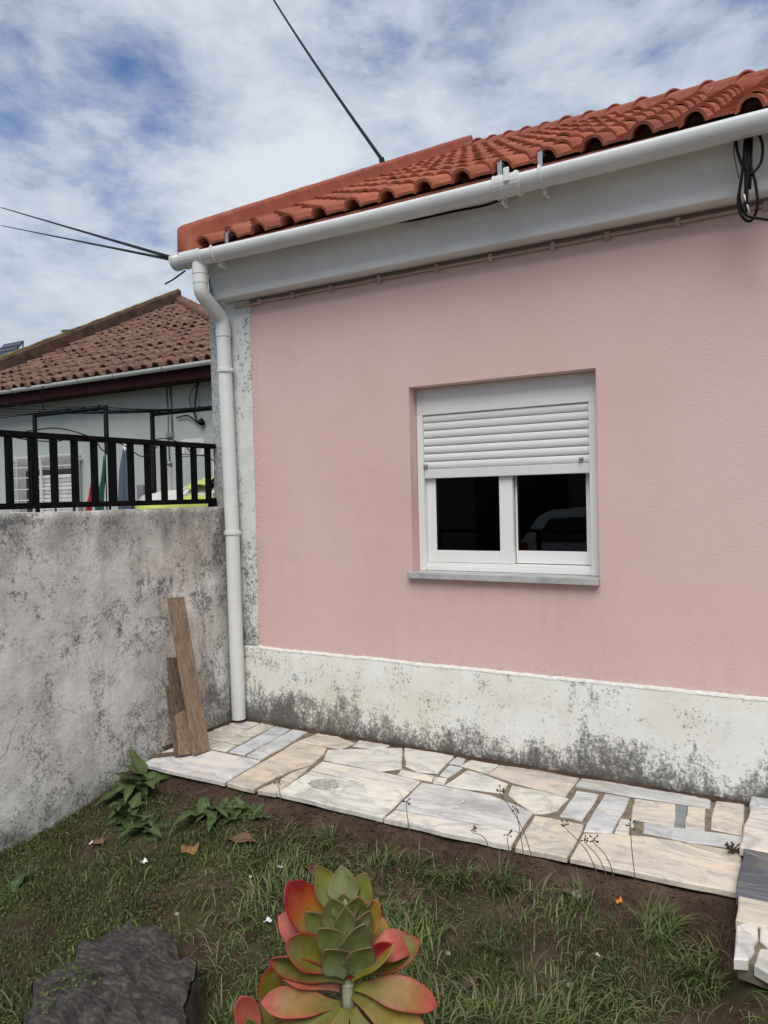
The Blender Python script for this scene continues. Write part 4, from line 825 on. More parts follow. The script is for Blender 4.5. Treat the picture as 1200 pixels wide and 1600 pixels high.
G().box(-9, -7.6, -14.05, -13.98, .8, 2.0).obj('window', MAT['dark'], sh); G().add([(-12.5, -20.5, 3.6), (4.5, -20.5, 3.6), (4.5, -13.5, 3.6), (-12.5, -13.5, 3.6), (-9, -17, 5.2), (1, -17, 5.2)], [(0, 1, 5, 4), (1, 2, 5), (2, 3, 4, 5), (3, 0, 4), (3, 2, 1, 0)]).obj('roof', MAT['oldstuff'], sh)
car = thing('parked_car', 'pale hatchback parked in the street, seen mirrored in the right pane', 'car', (1.0, -8.6, -.3))
cz = -.30; prof = [(-.95, .38), (-1.0, .62), (-.98, .86), (-.86, 1.0), (-.62, 1.36), (-.40, 1.46), (.55, 1.50), (1.15, 1.42), (1.85, 1.02), (2.75, .88), (3.0, .72), (3.05, .45), (2.95, .28), (-.85, .28)]
V = []
for sgn in (-1, 1):
    for (x, z) in prof: V.append((x, -8.6+sgn*(.86-.20*max(0, (z-.95)/.55)), cz+z))
n = len(prof); o = mk('body', V, [tuple(range(n)), tuple(range(2*n-1, n-1, -1))] + [(i, (i+1) % n, n+(i+1) % n, n+i) for i in range(n)], MAT['carpaint'], car); bv = o.modifiers.new('b', 'BEVEL'); bv.width = .05; bv.segments = 3; bv.limit_method = 'ANGLE'
for sgn in (-1, 1):
    def sy(z): return -8.6+sgn*(.866-.20*max(0, (z-.95)/.55))
    for poly in ([(-.66, 1.0), (-.45, 1.36), (.30, 1.40), (.30, 1.0)], [(.38, 1.0), (.38, 1.40), (.95, 1.36), (1.60, 1.02)]):
        V = [(x, sy(z), cz+z) for x, z in poly] + [(x, sy(z)-sgn*.02, cz+z) for x, z in poly]; m = len(poly)
        mk('side_window', V, [tuple(range(m)), tuple(range(2*m-1, m-1, -1))] + [(i, (i+1) % m, m+(i+1) % m, m+i) for i in range(m)], MAT['dark'], car)
    for x in (-.25, 2.25):
        g = G(); c = (x, -8.6+sgn*.78, cz+.31); V = []
        for yv, r in ((-.1, .0), (-.1, .2), (-.1, .31), (.1, .31), (.1, .2), (.1, .0)):
            for k in range(18): V.append((c[0]+r*math.cos(k*math.pi/9), c[1]+yv, c[2]+r*math.sin(k*math.pi/9)))
        g.add(V, [(i*18+k, i*18+(k+1) % 18, (i+1)*18+(k+1) % 18, (i+1)*18+k) for i in range(5) for k in range(18)]); g.obj('wheel', MAT['tyre'], car)
    G().box(-1.01, -.80, min(sy(.9), sy(.9)-sgn*.22), max(sy(.9), sy(.9)-sgn*.22), cz+.78, cz+.98).obj('tail_light', MAT['tail'], car, bevel=.02)
G().box(-1.01, -.99, -8.86, -8.34, cz+.55, cz+.66).obj('number_plate', MAT['white'], car)

# ------------------------------------------------------------------ tree stump
st = thing('tree_stump', 'weathered grey tree stump with cracked sawn top in the grass', 'stump', (1.56, -2.33, -.2))
SCX, SCY = 1.62, -2.34
OUT = [(1.42, -2.521), (1.332, -2.442), (1.332, -2.365), (1.333, -2.303), (1.277, -2.226), (1.311, -2.194), (1.336, -2.116), (1.344, -2.064), (1.403, -2.066), (1.509, -2.043), (1.597, -2.098), (1.664, -2.133), (1.693, -2.109), (1.744, -2.143), (1.798, -2.227), (1.841, -2.292), (1.919, -2.381)]
OUT += [(1.91, -2.49), (1.83, -2.61), (1.68, -2.67), (1.53, -2.62)]
_pol = sorted((math.atan2(y-SCY, x-SCX) % (2*math.pi), math.hypot(x-SCX, y-SCY)) for x, y in OUT)
def srad(a):
    a %= 2*math.pi; P_ = [(_pol[-1][0]-2*math.pi, _pol[-1][1])]+_pol+[(_pol[0][0]+2*math.pi, _pol[0][1])]
    for (a0, r0), (a1, r1) in zip(P_, P_[1:]):
        if a0 <= a <= a1: return r0+(r1-r0)*sm((a-a0)/max(1e-6, a1-a0))+.008*mn.noise((a*7, 0, 0))
def stop_z(x, y): return -.032 + .024*mn.noise((x*6, y*6, 0)) + .009*mn.noise((x*19, y*14, 2)) + .004*mn.noise((x*60, y*40, 2)) - .026*max(0, .22-abs(mn.noise((math.atan2(y+2.3, x-1.57)*2.2, 3, 0))))*4*sm(math.hypot(x-1.57, y+2.3)*5) - .018*math.exp(-((x-1.60)*.6+(y+2.28))**2/.0002)*(1 if abs(x-1.6) < .06 else 0)
NA_, NR = 96, 22; V = []; F = []
for i in range(NR+1):
    for k in range(NA_):
        a = 2*math.pi*k/NA_; r = srad(a)*i/NR; x, y = SCX+r*math.cos(a), SCY+r*math.sin(a); V.append((x, y, stop_z(x, y)-.012*(i/NR)**8))
for i in range(NR):
    for k in range(NA_): F.append((i*NA_+k, (i+1)*NA_+k, (i+1)*NA_+(k+1) % NA_, i*NA_+(k+1) % NA_))
mk('cut_face', V, F, MAT['stump'], st, True)
V = []; F = []
for i in range(9):
    for k in range(NA_):
        a = 2*math.pi*k/NA_; f = i/8; r = srad(a)*(1+.0*f+.16*f*f)+.006*mn.noise((a*9, f*4, 0))+.004; x, y = SCX+r*math.cos(a), SCY+r*math.sin(a)
        V.append((x, y, stop_z(x, y)-.016-f*.24))
for i in range(8):
    for k in range(NA_): F.append(((i+1)*NA_+k, i*NA_+k, i*NA_+(k+1) % NA_, (i+1)*NA_+(k+1) % NA_)[::-1])
mk('bark', V, F, MAT['bark'], st, True)

# ------------------------------------------------------------------ leaf builder
def leaf_geo(L, W, shape, droop=.3, fold=.25, wave=0., nu=10, nv=6, twist=0., curl=0., wf=17):
    """leaf along +x, up +z; returns verts (nu+1)*(nv+1), faces, (s,t) params"""
    V, P = [], []; px, pz, an = 0., 0., 0.; ph = random.uniform(0, 6)
    for i in range(nu+1):
        s = i/nu; w = W*shape(s)
        if i: an = -droop*s*1.2; px += L/nu*math.cos(an); pz += L/nu*math.sin(an)
        for j in range(nv+1):
            q = 2*j/nv-1; yy = q*w*.5; zz = pz + fold*abs(q)*w*.5 + curl*q*q*w + wave*w*math.sin(s*wf+ph+q*1.5)*abs(q); th = twist*s
            V.append(Vector((px, yy*math.cos(th)-(zz-pz)*math.sin(th), pz+yy*math.sin(th)+(zz-pz)*math.cos(th)))); P.append((s, q))
    F = [(i*(nv+1)+j, (i+1)*(nv+1)+j, (i+1)*(nv+1)+j+1, i*(nv+1)+j+1) for i in range(nu) for j in range(nv)]
    return V, F, P
def orient(V, base, az, el, roll=0.):
    Mx = Matrix.Translation(base) @ Matrix.Rotation(az, 4, 'Z') @ Matrix.Rotation(-el, 4, 'Y') @ Matrix.Rotation(roll, 4, 'X'); return [Mx @ v for v in V]
def lerp3(a, b, f): return tuple(a[i]*(1-f)+b[i]*f for i in range(3))
lance = lambda s: (math.sin(math.pi*min(1, .06+.94*s)**.8))**.85*(1-.25*s) if s < 1 else 0.02
# broad-leaved docks
def dock(x, y, n, L0, label, az0=0, spread=6.28):
    z = soil_z(x, y); t_ = thing('dock_weed', label, 'weed', (x, y, z), 'broad-leaved weeds in the grass')
    for k in range(n):
        L = L0*random.uniform(.4, 1.15); V, F, P = leaf_geo(L, L*random.uniform(.34, .50), lance, random.uniform(.6, 1.5), .15, .14, 11, 4, random.uniform(-.6, .6), 0, random.uniform(12, 22))
        V = orient(V, (lambda bx, by: Vector((bx, by, soil_z(bx, by)-.004)))(x+(.045 if k % 3 == 0 else -.03 if k % 3 == 1 else 0)+random.uniform(-.012, .012), y+(.02 if k % 2 else -.025)+random.uniform(-.012, .012)), random.uniform(0, 6.28), R(random.choice((8, 20, 35, 50, 68))+random.uniform(-8, 8)))
        V = [Vector((v.x, v.y, max(v.z, soil_z(v.x, v.y)+.006))) for v in V]
        base = random.choice([(.055, .095, .028), (.072, .12, .036), (.045, .078, .024), (.09, .13, .042)])
        cols = [(*lerp3(base, (.13, .16, .06), .75*max(0, 1-abs(q)*5)), 1) for s, q in P]
        mk('leaf', V, F, MAT['leaf'], t_, True, cols)
dock(.24, -1.02, 17, .23, 'tall broad-leaved weed in the corner below the planks'); dock(.55, -1.29, 18, .20, 'broad-leaved weed with upright pale leaf in front of the corner weed', .4)
dock(.84, -1.11, 20, .19, 'bushy broad-leaved weed below the white corner slab', .2); dock(1.02, -1.05, 16, .12, 'small ferny weed under the tan slab edge', .7)
dock(.44, -1.99, 8, .17, 'broad-leaved weed at the left edge by the garden wall', -.6); dock(.36, -1.22, 14, .17, 'low broad-leaved weed against the foot of the garden wall', 1.)
dock(1.58, -2.02, 4, .07, 'tiny weed sprouting behind the tree stump'); 

# ------------------------------------------------------------------ grass and ground cover
def bare(x, y): return mn.noise((x*1.9+4, y*1.9, 0))*.6 + mn.noise((x*5, y*5, 2))*.45
def build_blades(name, N, region, hmin, hmax, wid, lean, palette, accept, mat, label=None, cat=None, segs=2, kind='stuff'):
    P = []; C = []; Fc = []; vi = 0; tries = 0
    while len(Fc) < N*segs and tries < N*12:
        tries += 1; x = random.uniform(region[0], region[1]); y = random.uniform(region[2], region[3])
        if random.random() > accept(x, y): continue
        z = soil_z(x, y)-.004; h = random.uniform(hmin, hmax); a = random.uniform(0, 6.283) if hmax < .05 else mn.noise((x*2.2, y*2.2, 6))*7+random.gauss(0, .9); le = random.uniform(*lean); w = wid*random.uniform(.7, 1.3)
        dx, dy = math.cos(a), math.sin(a); sx, sy = -dy*w*.5, dx*w*.5; c = random.choice(palette); f = random.uniform(.75, 1.25); f *= 1.15; cc = (c[0]*f, c[1]*f, c[2]*f, 1)
        for s in range(segs+1):
            u = s/segs; an = le*u; hx = h*(le and (1-math.cos(an))/le or 0); hz = h*(le and math.sin(an)/le or u); k = 1-.85*u**1.6
            zf = z+max(hz, .004 if s else 0); 
            P += [(x+dx*hx-sx*k, y+dy*hx-sy*k, zf), (x+dx*hx+sx*k, y+dy*hx+sy*k, zf)]; C += [cc, cc]
        for s in range(segs): Fc.append((vi+2*s, vi+2*s+1, vi+2*s+3, vi+2*s+2))
        vi += 2*(segs+1)
    o = mk(name, P, Fc, mat, None, True, C); tag(o, label, cat, kind=kind); return o
def onstump(x, y, m=0.): return (x-SCX)**2+(y-SCY)**2 < (.26+m)**2
def acc_short(x, y):
    if onstump(x, y) or x < .07+.02*mn.noise((y*5, 0, 0)) or (x > 3.26 and y > -1.46): return 0
    b = bare(x, y)+.06; e = sm((-y-.98)/.16); left = sm((2.0-x)/1.2)
    return e*max(0.01, min(1, .24+2.7*b+.26*left))
PG = [(.047, .074, .017), (.063, .092, .021), (.088, .112, .028), (.108, .122, .034), (.040, .063, .018), (.145, .125, .058)]
PL = [(.066, .105, .024), (.092, .14, .034), (.115, .16, .043), (.145, .18, .056), (.16, .16, .07), (.21, .185, .10)]
build_blades('lawn', 85000, (.06, 3.70, -3.3, -.96), .012, .040, .0040, (.3, 2.1), PG, acc_short, MAT['grass'], 'short patchy green grass covering the garden soil', 'grass')
def acc_long(x, y):
    if onstump(x, y, .02) or (x > 3.25 and y > -1.47): return 0
    r = sm((x-1.0)/.6); e = sm((-y-1.02)/.12)*(1-.55*sm((-y-1.45)/.5))
    return e*(.12+.88*r)*max(0.02, min(1, .35+1.5*mn.noise((x*2.6, y*2.6, 9))+.2))
build_blades('long_grass', 5000, (.3, 3.70, -3.2, -.98), .05, .14, .0056, (1.5, 3.0), PL, acc_long, MAT['grass'], 'straggly long grass lying over the soil below the terrace', 'grass', 5)
def acc_straw(x, y): return 0 if onstump(x, y) or y > -1.0 or (x > 3.25 and y > -1.46) else .5+.5*sm((x-1)/.5)
build_blades('straw', 2600, (.3, 3.70, -3.2, -1.0), .03, .09, .0028, (2.2, 3.2), [(.20, .16, .09), (.15, .12, .065), (.11, .085, .05)], acc_straw, MAT['grass'], 'dry straw-coloured grass stems scattered on the soil', 'straw', 4)
# round-leaved ground cover
P, C, Fc = [], [], []; n = 0
while n < 9000:
    x, y = random.uniform(.07, 2.6), random.uniform(-3.2, -1.02)
    inst = (x-SCX)**2+(y-SCY)**2 < .25**2
    if inst and not (x < 1.56 and y < -2.36 and random.random() < .5): continue
    if not inst and random.random() > max(0, .30+1.3*(bare(x+7, y)))*(1-.6*sm((x-1.2)/1.2)): continue
    z = (stop_z(x, y) if inst else soil_z(x, y))+random.uniform(.006, .026); r = random.uniform(.0028, .0062)*(1.3 if inst else 1); tx, ty = random.uniform(-.6, .6), random.uniform(-.6, .6); c = random.choice(PG[:4]); f = random.uniform(.8, 1.5)
    b0 = len(P); a0 = random.uniform(0, 6)
    for k in range(5): a = a0+k*1.2566; P.append((x+r*math.cos(a), y+r*math.sin(a)*1., z+r*(tx*math.cos(a)+ty*math.sin(a)))); C.append((c[0]*f, c[1]*f*1.1, c[2]*f, 1))
    Fc.append(tuple(range(b0, b0+5))); n += 1
tag(mk('ground_cover', P, Fc, MAT['grass'], None, False, C), 'tiny round-leaved ground cover creeping over soil and stump edge', 'ground cover', kind='stuff')
# soil crumbs
P, Fc = [], []; oct_f = [(0, 2, 4), (2, 1, 4), (1, 3, 4), (3, 0, 4), (2, 0, 5), (1, 2, 5), (3, 1, 5), (0, 3, 5)]
for k in range(9000):
    x, y = random.uniform(.08, 3.6 if k % 2 else 3.25), random.uniform(-3.1, -.94) if k % 2 else random.uniform(-1.16, -.93)
    if onstump(x, y, .02) or (x > 3.26 and y > -1.45) or random.random() < .75*acc_short(x, y): continue
    r = random.uniform(.0015, .0055)*(2.6 if random.random() < .07 else 1); z = soil_z(x, y)+r*.3; b0 = len(P)
    for d in ((1, 0, 0), (-1, 0, 0), (0, 1, 0), (0, -1, 0), (0, 0, .7), (0, 0, -.7)): P.append((x+d[0]*r*random.uniform(.7, 1.3), y+d[1]*r*random.uniform(.7, 1.3), z+d[2]*r))
    Fc += [tuple(b0+i for i in f) for f in oct_f]
tag(mk('soil_crumbs', P, Fc, MAT['soil']), 'loose crumbs of brown soil below the terrace edge', 'soil', kind='stuff')
# distinct tufts
def tuft(x, y, n, h, label, lean=(1.1, 2.7)):
    P, C, Fc = [], [], []; amain = random.uniform(0, 6.28)
    for k in range(n):
        r = .055*math.sqrt(random.random()); a0 = random.uniform(0, 6.28); bx, by = x+r*math.cos(a0), y+r*math.sin(a0); z = soil_z(bx, by)-.004
        a = random.gauss(a0, .7) if random.random() < .45 else random.gauss(amain, .6); hh = h*random.uniform(.45, 1.2); le = random.uniform(*lean); w = .0056*random.uniform(.7, 1.3); dx, dy = math.cos(a), math.sin(a); c = random.choice(PL[:5]); f = random.uniform(.8, 1.25); b0 = len(P)
        for s in range(7):
            u = s/6; an = le*u; hx = hh*(1-math.cos(an))/le; hz = hh*math.sin(an)/le; q = w*.5*(1-.88*u**1.8); P += [(bx+dx*hx+dy*q, by+dy*hx-dx*q, z+max(hz, .004)), (bx+dx*hx-dy*q, by+dy*hx+dx*q, z+max(hz, .004))]; C += [(c[0]*f, c[1]*f, c[2]*f, 1)]*2
        Fc += [(b0+2*s, b0+2*s+1, b0+2*s+3, b0+2*s+2) for s in range(6)]
    tag(mk('grass_tuft', P, Fc, MAT['grass'], None, True, C), label, 'grass tuft', 'long grass tufts')
for a in ((2.40, -1.10, 130, .17, 'dense long grass tuft under the front slab joint, at the stalk bases'), (1.56, -1.10, 70, .14, 'arching pale grass tuft just below the grey-stained slab'), (2.22, -1.12, 60, .13, 'small grass tuft left of the densest one'), (2.72, -1.08, 70, .16, 'grass tuft beside the orange flower'),
 (3.02, -1.12, 150, .19, 'large dark grass tuft in the corner by the right path'), (3.18, -1.28, 120, .17, 'grass tuft against the side of the right path'), (1.86, -1.14, 55, .13, 'grass tuft below the middle front slab'), (2.62, -1.72, 60, .11, 'low flattened tuft right of the succulent'), (2.52, -1.40, 60, .12, 'sprawling tuft in front of the densest tuft'), (3.14, -1.66, 30, .12, 'sparse tuft with broad blades at the right'), (2.02, -1.42, 50, .11, 'small tuft behind the succulent')): tuft(a[0], a[1], int(a[2]*.75), a[3]*.82, a[4])
# dry seed stalks
STK = [((2.519, .011), (2.406, .273), 'tallest dry seed stalk, bending left before the terrace'), ((2.479, .042), (2.458, .216), 'dry seed stalk just right of the tallest one'), ((2.325, .035), (2.268, .086), 'short dry stalk left of the tall pair'), ((2.418, .029), (2.417, .10), 'short upright dry stalk between the left stalk and the tall pair'),
 ((2.782, .008), (2.675, .186), 'long slanting dry stalk before the tan slab joint'), ((2.814, .015), (2.747, .143), 'dry stalk with double head, left of a hooked one'), ((2.839, .034), (2.78, .15), 'hooked dry stalk curving over the big front slab'), ((2.922, .029), (2.911, .234), 'tall dry stalk with drooping head at the right'), ((1.953, .013), (1.944, .148), 'forked dry stalk before the middle slab joint'), ((1.234, .055), (1.224, .111), 'tiny green sprig at the edge of the tan slab')]
for (bx, bz), (tx, tz), lab in STK:
    y0 = -1.05; zb = soil_z(bx+.02, y0-.01)-.003; s_ = thing('seed_stalk', lab, 'stalk', (bx+.02, y0, zb), 'dry stalks in front of the terrace')
    m_ = Vector(((bx+tx)/2+(bx-tx)*.12, y0, (bz+tz)/2+.01)); hook = Vector((tx+(tx-bx)*.15+.004, y0, tz))
    pts = cr([(bx+.02, y0-.01, zb), (bx+.006, y0, bz), m_, hook-Vector((0, 0, .012)), hook], 6); g = G(); g.tube(pts, [.0022-.0010*i/(len(pts)-1) for i in range(len(pts))], 5); g.obj('stem', MAT['stalk'], s_, True)
    g = G()
    for k in range(7):
        a = random.uniform(0, 6.28); e = hook+Vector((.014*math.cos(a), .014*math.sin(a), random.uniform(-.014, .016))); g.tube([hook, hook.lerp(e, .6), e, e+(e-hook)*.35], [.0008, .001, .0035, .0008], 5)
    g.obj('seed_head', MAT['seed'], s_, True)
# dark dried plant on the terrace joint at the right
g = G(); c = Vector((3.215, -.60, .004))
for k in range(26):
    a = random.uniform(0, 6.28); e = c+Vector((.04*random.random()*math.cos(a), .04*random.random()*math.sin(a), random.uniform(.004, .045))); g.tube([c, c.lerp(e, .5)+Vector((0, 0, .006)), e], [.002, .002, .0045], 5)
tag(g.obj('dried_sprig', MAT['seed'], smooth=True), 'dark dried sprig on the marble at the terrace right edge', 'weed')

# ------------------------------------------------------------------ litter on the ground
def litter(name, x, y, r, mat, label, cat, col=None, el=.6, crumple=.3, z=None):
    V, F, P = leaf_geo(r*2, r*2*el, lambda s: max(.05, math.sin(math.pi*(.05+.9*s)))**.7, .5, .25, crumple*.6, 8, 4, 0, 0, 7); a = random.uniform(0, 6.28)
    V = orient(V, Vector((x-r*math.cos(a), y-r*math.sin(a), 0)), a, .35); zmin = min(v.z for v in V); zz = (soil_z(x, y)+.014 if z is None else z)
    V = [Vector((v.x, v.y, v.z-zmin+zz)) for v in V]; o = mk(name, V, F, mat, None, True, [(*(col or (1, 1, 1)), 1)]*len(V)); s_ = o.modifiers.new('t', 'SOLIDIFY'); s_.thickness = .0012
    tag(o, label, cat)
litter('dead_leaf', .95, -1.37, .052, MAT['dry'], 'orange-brown dead leaf lying on the grass at left', 'leaf', (.26, .13, .05), .8)
litter('dead_leaf', 1.15, -1.23, .085, MAT['dry'], 'long curled brown dead leaf below the tan slab', 'leaf', (.16, .085, .045), .4)
litter('dead_leaf', 1.60, -1.28, .06, MAT['dry'], 'reddish brown dead leaf behind the succulent', 'leaf', (.13, .06, .04), .7)
litter('dead_leaf', 2.66, -1.06, .03, MAT['dry'], 'small brown dead leaf beside the orange flower', 'leaf', (.15, .08, .04), .7)
litter('dead_leaf', 2.50, -1.60, .05, MAT['dry'], 'dark narrow dead leaf right of the succulent', 'leaf', (.07, .04, .03), .35)
litter('dead_leaf', .46, -1.50, .035, MAT['dry'], 'brown dead leaf under the white petal near the wall', 'leaf', (.15, .085, .04), .7)
for x, y, r, lab in ((.437, -1.515, .016, 'white crumpled petal on a brown leaf near the garden wall'), (.955, -1.045, .016, 'white crumpled petal among the weeds below the corner slab'), (.82, -1.535, .020, 'pale withered petal lying on the lawn at left'), (1.44, -1.31, .014, 'white petal behind the succulent top'), (1.645, -1.65, .018, 'pale almond-shaped petal left of the succulent'), (1.36, -1.42, .010, 'small white crumb left of the white petal'), (2.85, -1.30, .010, 'tiny white petal in the right-hand grass')):
    litter('petal', x, y, r, MAT['petal'], lab, 'petal', None, .7, .5)
litter('petal', 2.02, -.62, .012, MAT['petal'], 'white scrap lying on the pale front slab', 'petal', None, .5, .4, .004)
litter('marigold', 2.86, -1.03, .016, MAT['flower'], 'orange flower head fallen in the grass at right', 'flower', None, .95, .5)
def pebble(x, y, r, lab, mat='stone'):
    bm = bmesh.new(); bmesh.ops.create_icosphere(bm, subdivisions=2, radius=r)
    for v in bm.verts: v.co *= 1+.22*mn.noise(v.co*60+Vector((x*9, y*9, 0))); v.co.z *= .65; v.co += Vector((x, y, soil_z(x, y)+r*.35))
    me = bpy.data.meshes.new('pebble'); bm.to_mesh(me); bm.free(); me.materials.append(MAT[mat]); me.polygons.foreach_set('use_smooth', [True]*len(me.polygons)); tag(link('pebble', me), lab, 'stone', 'stones in the soil')
pebble(2.70, -1.045, .022, 'grey rounded stone in the grass below the big tan slab'); pebble(2.80, -1.47, .013, 'small pale stone on bare soil at the lower right'); pebble(2.36, -1.5, .010, 'tiny pale pebble right of the succulent'); pebble(2.9, -1.7, .012, 'pebble in the soil at bottom right'); pebble(1.25, -1.75, .010, 'tiny pebble behind the stump')
g = G(); g.prism([(1.275+(.085+.03*mn.noise((k*.9, 0, 0)))*math.cos(k*.2244), -.732+(.066+.03*mn.noise((k*.9, 4, 0)))*math.sin(k*.2244)) for k in range(28)], .0014, .0024); g.obj('cement_smear', MAT['smear'], terrace)

# ------------------------------------------------------------------ paddle-leaved succulent
DN = 2.20; KP = DN/1196.; NODE = CAM + fw*DN + r2*(545-600)*KP + u2*(800-1515)*KP     # leaf node, eye-high detail measured from here
SZ = soil_z(NODE.x, NODE.y)
succ = thing('succulent', 'red-edged green paddle-leaved succulent growing in the foreground', 'succulent', (NODE.x, NODE.y, SZ))
def loc(a, b, c=0.): return NODE + r2*(a-545)*KP + u2*(1515-b)*KP - fw*c
paddle = lambda s: (.26+.74*sm(s*1.5))*max(0., 1-max(0, (s-.50)/.50)**2.4)**.62+.010
GRN, OLV, YEL, REDC, PNK, ORG, GRY = (.15, .165, .036), (.13, .118, .010), (.26, .19, .015), (.28, .007, .012), (.40, .075, .05), (.37, .075, .008), (.125, .15, .062)
pointed = lambda s: (.45+.55*sm(s*2.1))*max(0., 1-max(0, (s-.42)/.58)**1.75)**.9+.008
def sleaf(bp_, tp, c0, c1, W, n, kind, arch=.10, fold=.12, curl=0., tipd=0.):
    B, T = loc(*bp_, c0), loc(*tp, c1); X = T-B; L = X.length; X.normalize(); N = (r2*n[0]+u2*n[1]-fw*n[2]); N = (N-X*N.dot(X)).normalized(); Y = N.cross(X)
    V, C = [], []; nu, nv = 16, 10; ph = random.uniform(0, 6)
    for i in range(nu+1):
        s = i/nu; w = W*(paddle(s) if kind not in ('g', 'lime') else pointed(s))*(1+.12*mn.noise((s*4, ph, 1)))*(1.12 if kind in ('g', 'lime') else .92)
        for j in range(nv+1):
            q = 2*j/nv-1; h = arch*L*math.sin(math.pi*s*.9) - tipd*L*sm((s-.6)/.4) + fold*abs(q)**1.5*w*.5 + curl*q*w*.5*s + .035*w*math.sin(s*8+ph)*q
            V.append(B+X*(s*L)+Y*(q*w*.5)+N*h)
            rim = min(1, max(abs(q)**6*sm(s*2.2), sm((s-.86)/.14)))
            if kind == 'red': c = lerp3(lerp3(YEL, ORG, sm((s-.40)/.3)), REDC, min(1, max(rim, sm((s-.62)/.34))))
            elif kind == 'fold': c = lerp3(lerp3(OLV, YEL, s), REDC, sm((q+.3)/.5))
            elif kind == 'pink': c = lerp3(lerp3(OLV, (.27, .145, .036), sm(s*1.6)), (.38, .045, .04), min(1, max(rim*.9, sm((s-.62)/.38)*.9)))
            elif kind == 'rose': c = lerp3((.23, .125, .04), PNK, min(1, .25+sm(s*1.2)))
            elif kind == 'olive': c = lerp3(OLV, REDC, rim*.9)
            elif kind == 'yel': c = lerp3(lerp3(OLV, YEL, sm(s*1.4)), (.40, .08, .04), rim*.8)
            elif kind == 'lime': c = lerp3(lerp3(GRN, (.18, .19, .028), sm(s*1.5)), (.16, .04, .03), rim*.7)
            else: c = lerp3(lerp3(GRY, GRN, sm(s)), (.17, .07, .06), rim*.55)
            C.append((*c, 1))
    F = [(i*(nv+1)+j, (i+1)*(nv+1)+j, (i+1)*(nv+1)+j+1, i*(nv+1)+j+1) for i in range(nu) for j in range(nv)]
    o = mk('leaf', V, F, MAT['succ'], succ, True, C); s_ = o.modifiers.new('t', 'SOLIDIFY'); s_.thickness = .0048; s_.offset = 0; b_ = o.modifiers.new('b', 'SUBSURF'); b_.levels = 1; b_.render_levels = 1
foot = Vector((NODE.x, NODE.y, SZ-.02)); g = G(); g.tube(cr([foot, loc(545, 1560), loc(545, 1515), loc(545, 1450), loc(540, 1400)], 4), [.019]*8+[.017]*5+[.012]*4, 12); g.obj('stem', MAT['stem'], succ, True)
for z in (1512, 1524, 1536): g = G(); c = loc(545, z); g.tube([c-Vector((0, 0, .006)), c, c+Vector((0, 0, .006))], [.0185, .0215, .0185], 12); g.obj('stem_ring', MAT['stem'], succ, True)
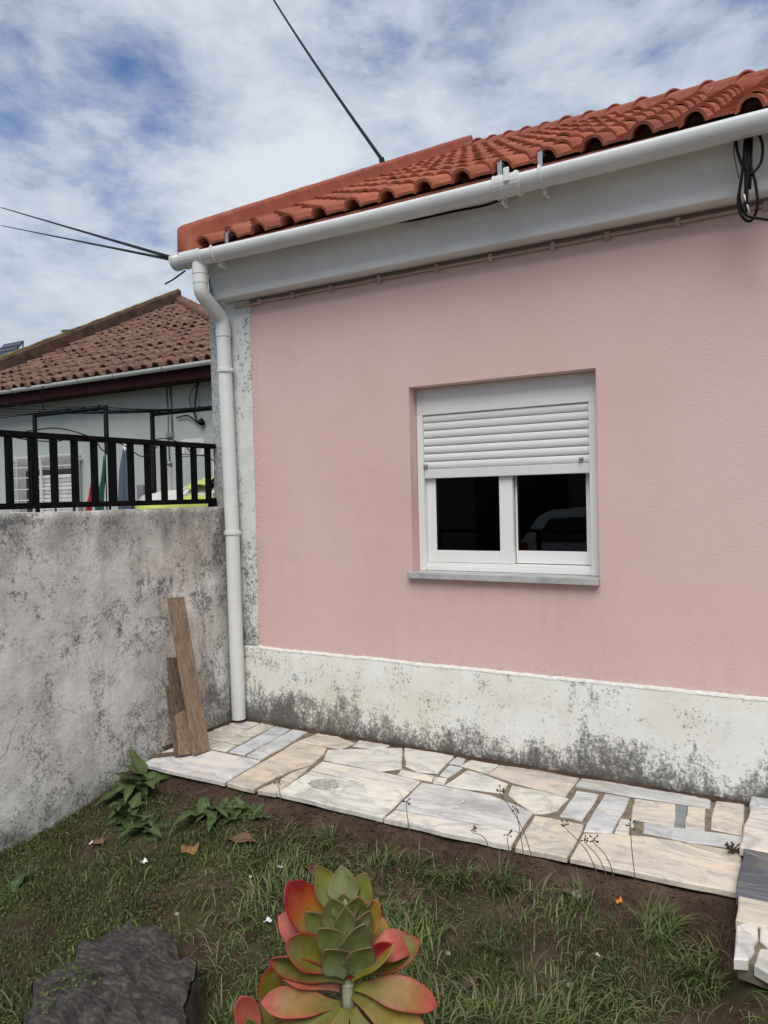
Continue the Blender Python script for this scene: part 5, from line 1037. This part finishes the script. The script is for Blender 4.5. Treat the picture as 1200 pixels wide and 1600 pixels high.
for a in (
 ((552, 1536), (682, 1552), .015, .05, .105, (0, .75, .65), 'pink', .10, .10, .2, .06), ((551, 1548), (665, 1612), .015, .08, .12, (.1, .8, .6), 'yel', .12, .12), ((553, 1525), (658, 1484), .0, -.05, .105, (.1, .75, .6), 'olive', -.05, .2),
 ((565, 1512), (646, 1478), -.01, -.05, .105, (.2, .75, .6), 'rose', .18, .05, 0., .35), ((548, 1522), (614, 1456), .03, .06, .065, (-.65, .25, .7), 'fold', -.06, .9), ((550, 1530), (640, 1508), -.05, -.12, .11, (0, .8, .5), 'yel', .1, .1),
 ((535, 1500), (448, 1386), -.03, -.03, .135, (.62, .25, .75), 'red', -.14, .35), ((530, 1512), (430, 1448), -.05, -.06, .11, (-.1, .55, .8), 'rose', .06, .1), ((546, 1518), (452, 1452), .015, .06, .115, (.15, .45, .85), 'olive', -.10, .30),
 ((541, 1527), (424, 1486), .015, .045, .085, (.15, -.15, 1), 'olive', -.04, .5), ((532, 1548), (430, 1502), -.01, .01, .095, (-.1, .7, .7), 'rose', .06, .15), ((535, 1566), (412, 1546), .015, .06, .095, (0, .72, .7), 'pink', .04, .2),
 ((535, 1565), (425, 1625), .02, .10, .13, (-.2, .8, .6), 'olive', .1, .2), ((542, 1565), (508, 1650), .03, .13, .13, (-.1, .7, .7), 'yel', .12, .15), ((550, 1565), (600, 1655), .03, .12, .13, (.1, .7, .7), 'olive', .12, .15), ((545, 1545), (500, 1480), -.06, -.16, .12, (0, .8, .5), 'olive', .1, .1), ((550, 1545), (600, 1485), -.06, -.17, .12, (0, .8, .5), 'yel', .1, .1),
 # upright column of grey-green leaves
 ((534, 1440), (492, 1364), -.03, -.05, .085, (.25, .2, .95), 'lime', -.10, .25), ((540, 1430), (531, 1369), -.03, -.07, .085, (0, .2, 1), 'g', -.05, .3), ((550, 1440), (570, 1376), -.03, -.05, .085, (-.3, .2, .9), 'lime', -.10, .25),
 ((548, 1500), (588, 1412), -.01, -.02, .085, (-.15, .2, .95), 'yel', -.10, .3), ((546, 1502), (579, 1420), .015, .015, .085, (.45, .3, .8), 'lime', -.12, .25), ((540, 1495), (478, 1420), .0, .02, .09, (-.25, .45, .85), 'g', -.10, .25),
 ((544, 1472), (562, 1394), .02, .03, .095, (.35, .35, .85), 'g', -.14, .25), ((541, 1468), (517, 1394), .025, .035, .095, (-.25, .35, .9), 'g', -.14, .25), ((545, 1495), (500, 1436), .03, .055, .09, (-.35, .45, .8), 'g', -.12, .2), ((547, 1498), (572, 1430), .035, .05, .09, (.45, .4, .8), 'g', -.12, .2),
 ((546, 1512), (510, 1462), .035, .075, .085, (-.35, .5, .8), 'g', -.10, .2), ((548, 1512), (582, 1460), .035, .07, .075, (.45, .5, .75), 'g', -.10, .2), ((542, 1440), (536, 1392), .01, .015, .07, (0, .3, .95), 'g', -.08, .3)): sleaf(*a)
o1 = loc(408, 1640, .02); g = G(); g.tube(cr([foot+(o1-foot)*.45+Vector((0, 0, -.01)), foot.lerp(o1, .8)+Vector((0, 0, -.02)), o1], 5), .013, 8); g.obj('side_stem', MAT['stem'], succ, True)
for a in (((408, 1635), (376, 1558), .0, .0, .085, (.35, .3, .85), 'rose', -.12, .3), ((412, 1635), (424, 1520), -.02, -.03, .095, (-.2, .3, .9), 'olive', -.08, .25), ((408, 1640), (392, 1574), .04, .05, .07, (-.1, .3, .95), 'g', -.12, .25), ((412, 1640), (452, 1580), .03, .04, .075, (-.5, .3, .8), 'g', -.1, .3), ((405, 1640), (360, 1610), .02, .04, .08, (-.2, .7, .6), 'pink', .1, .2)): sleaf(*a)
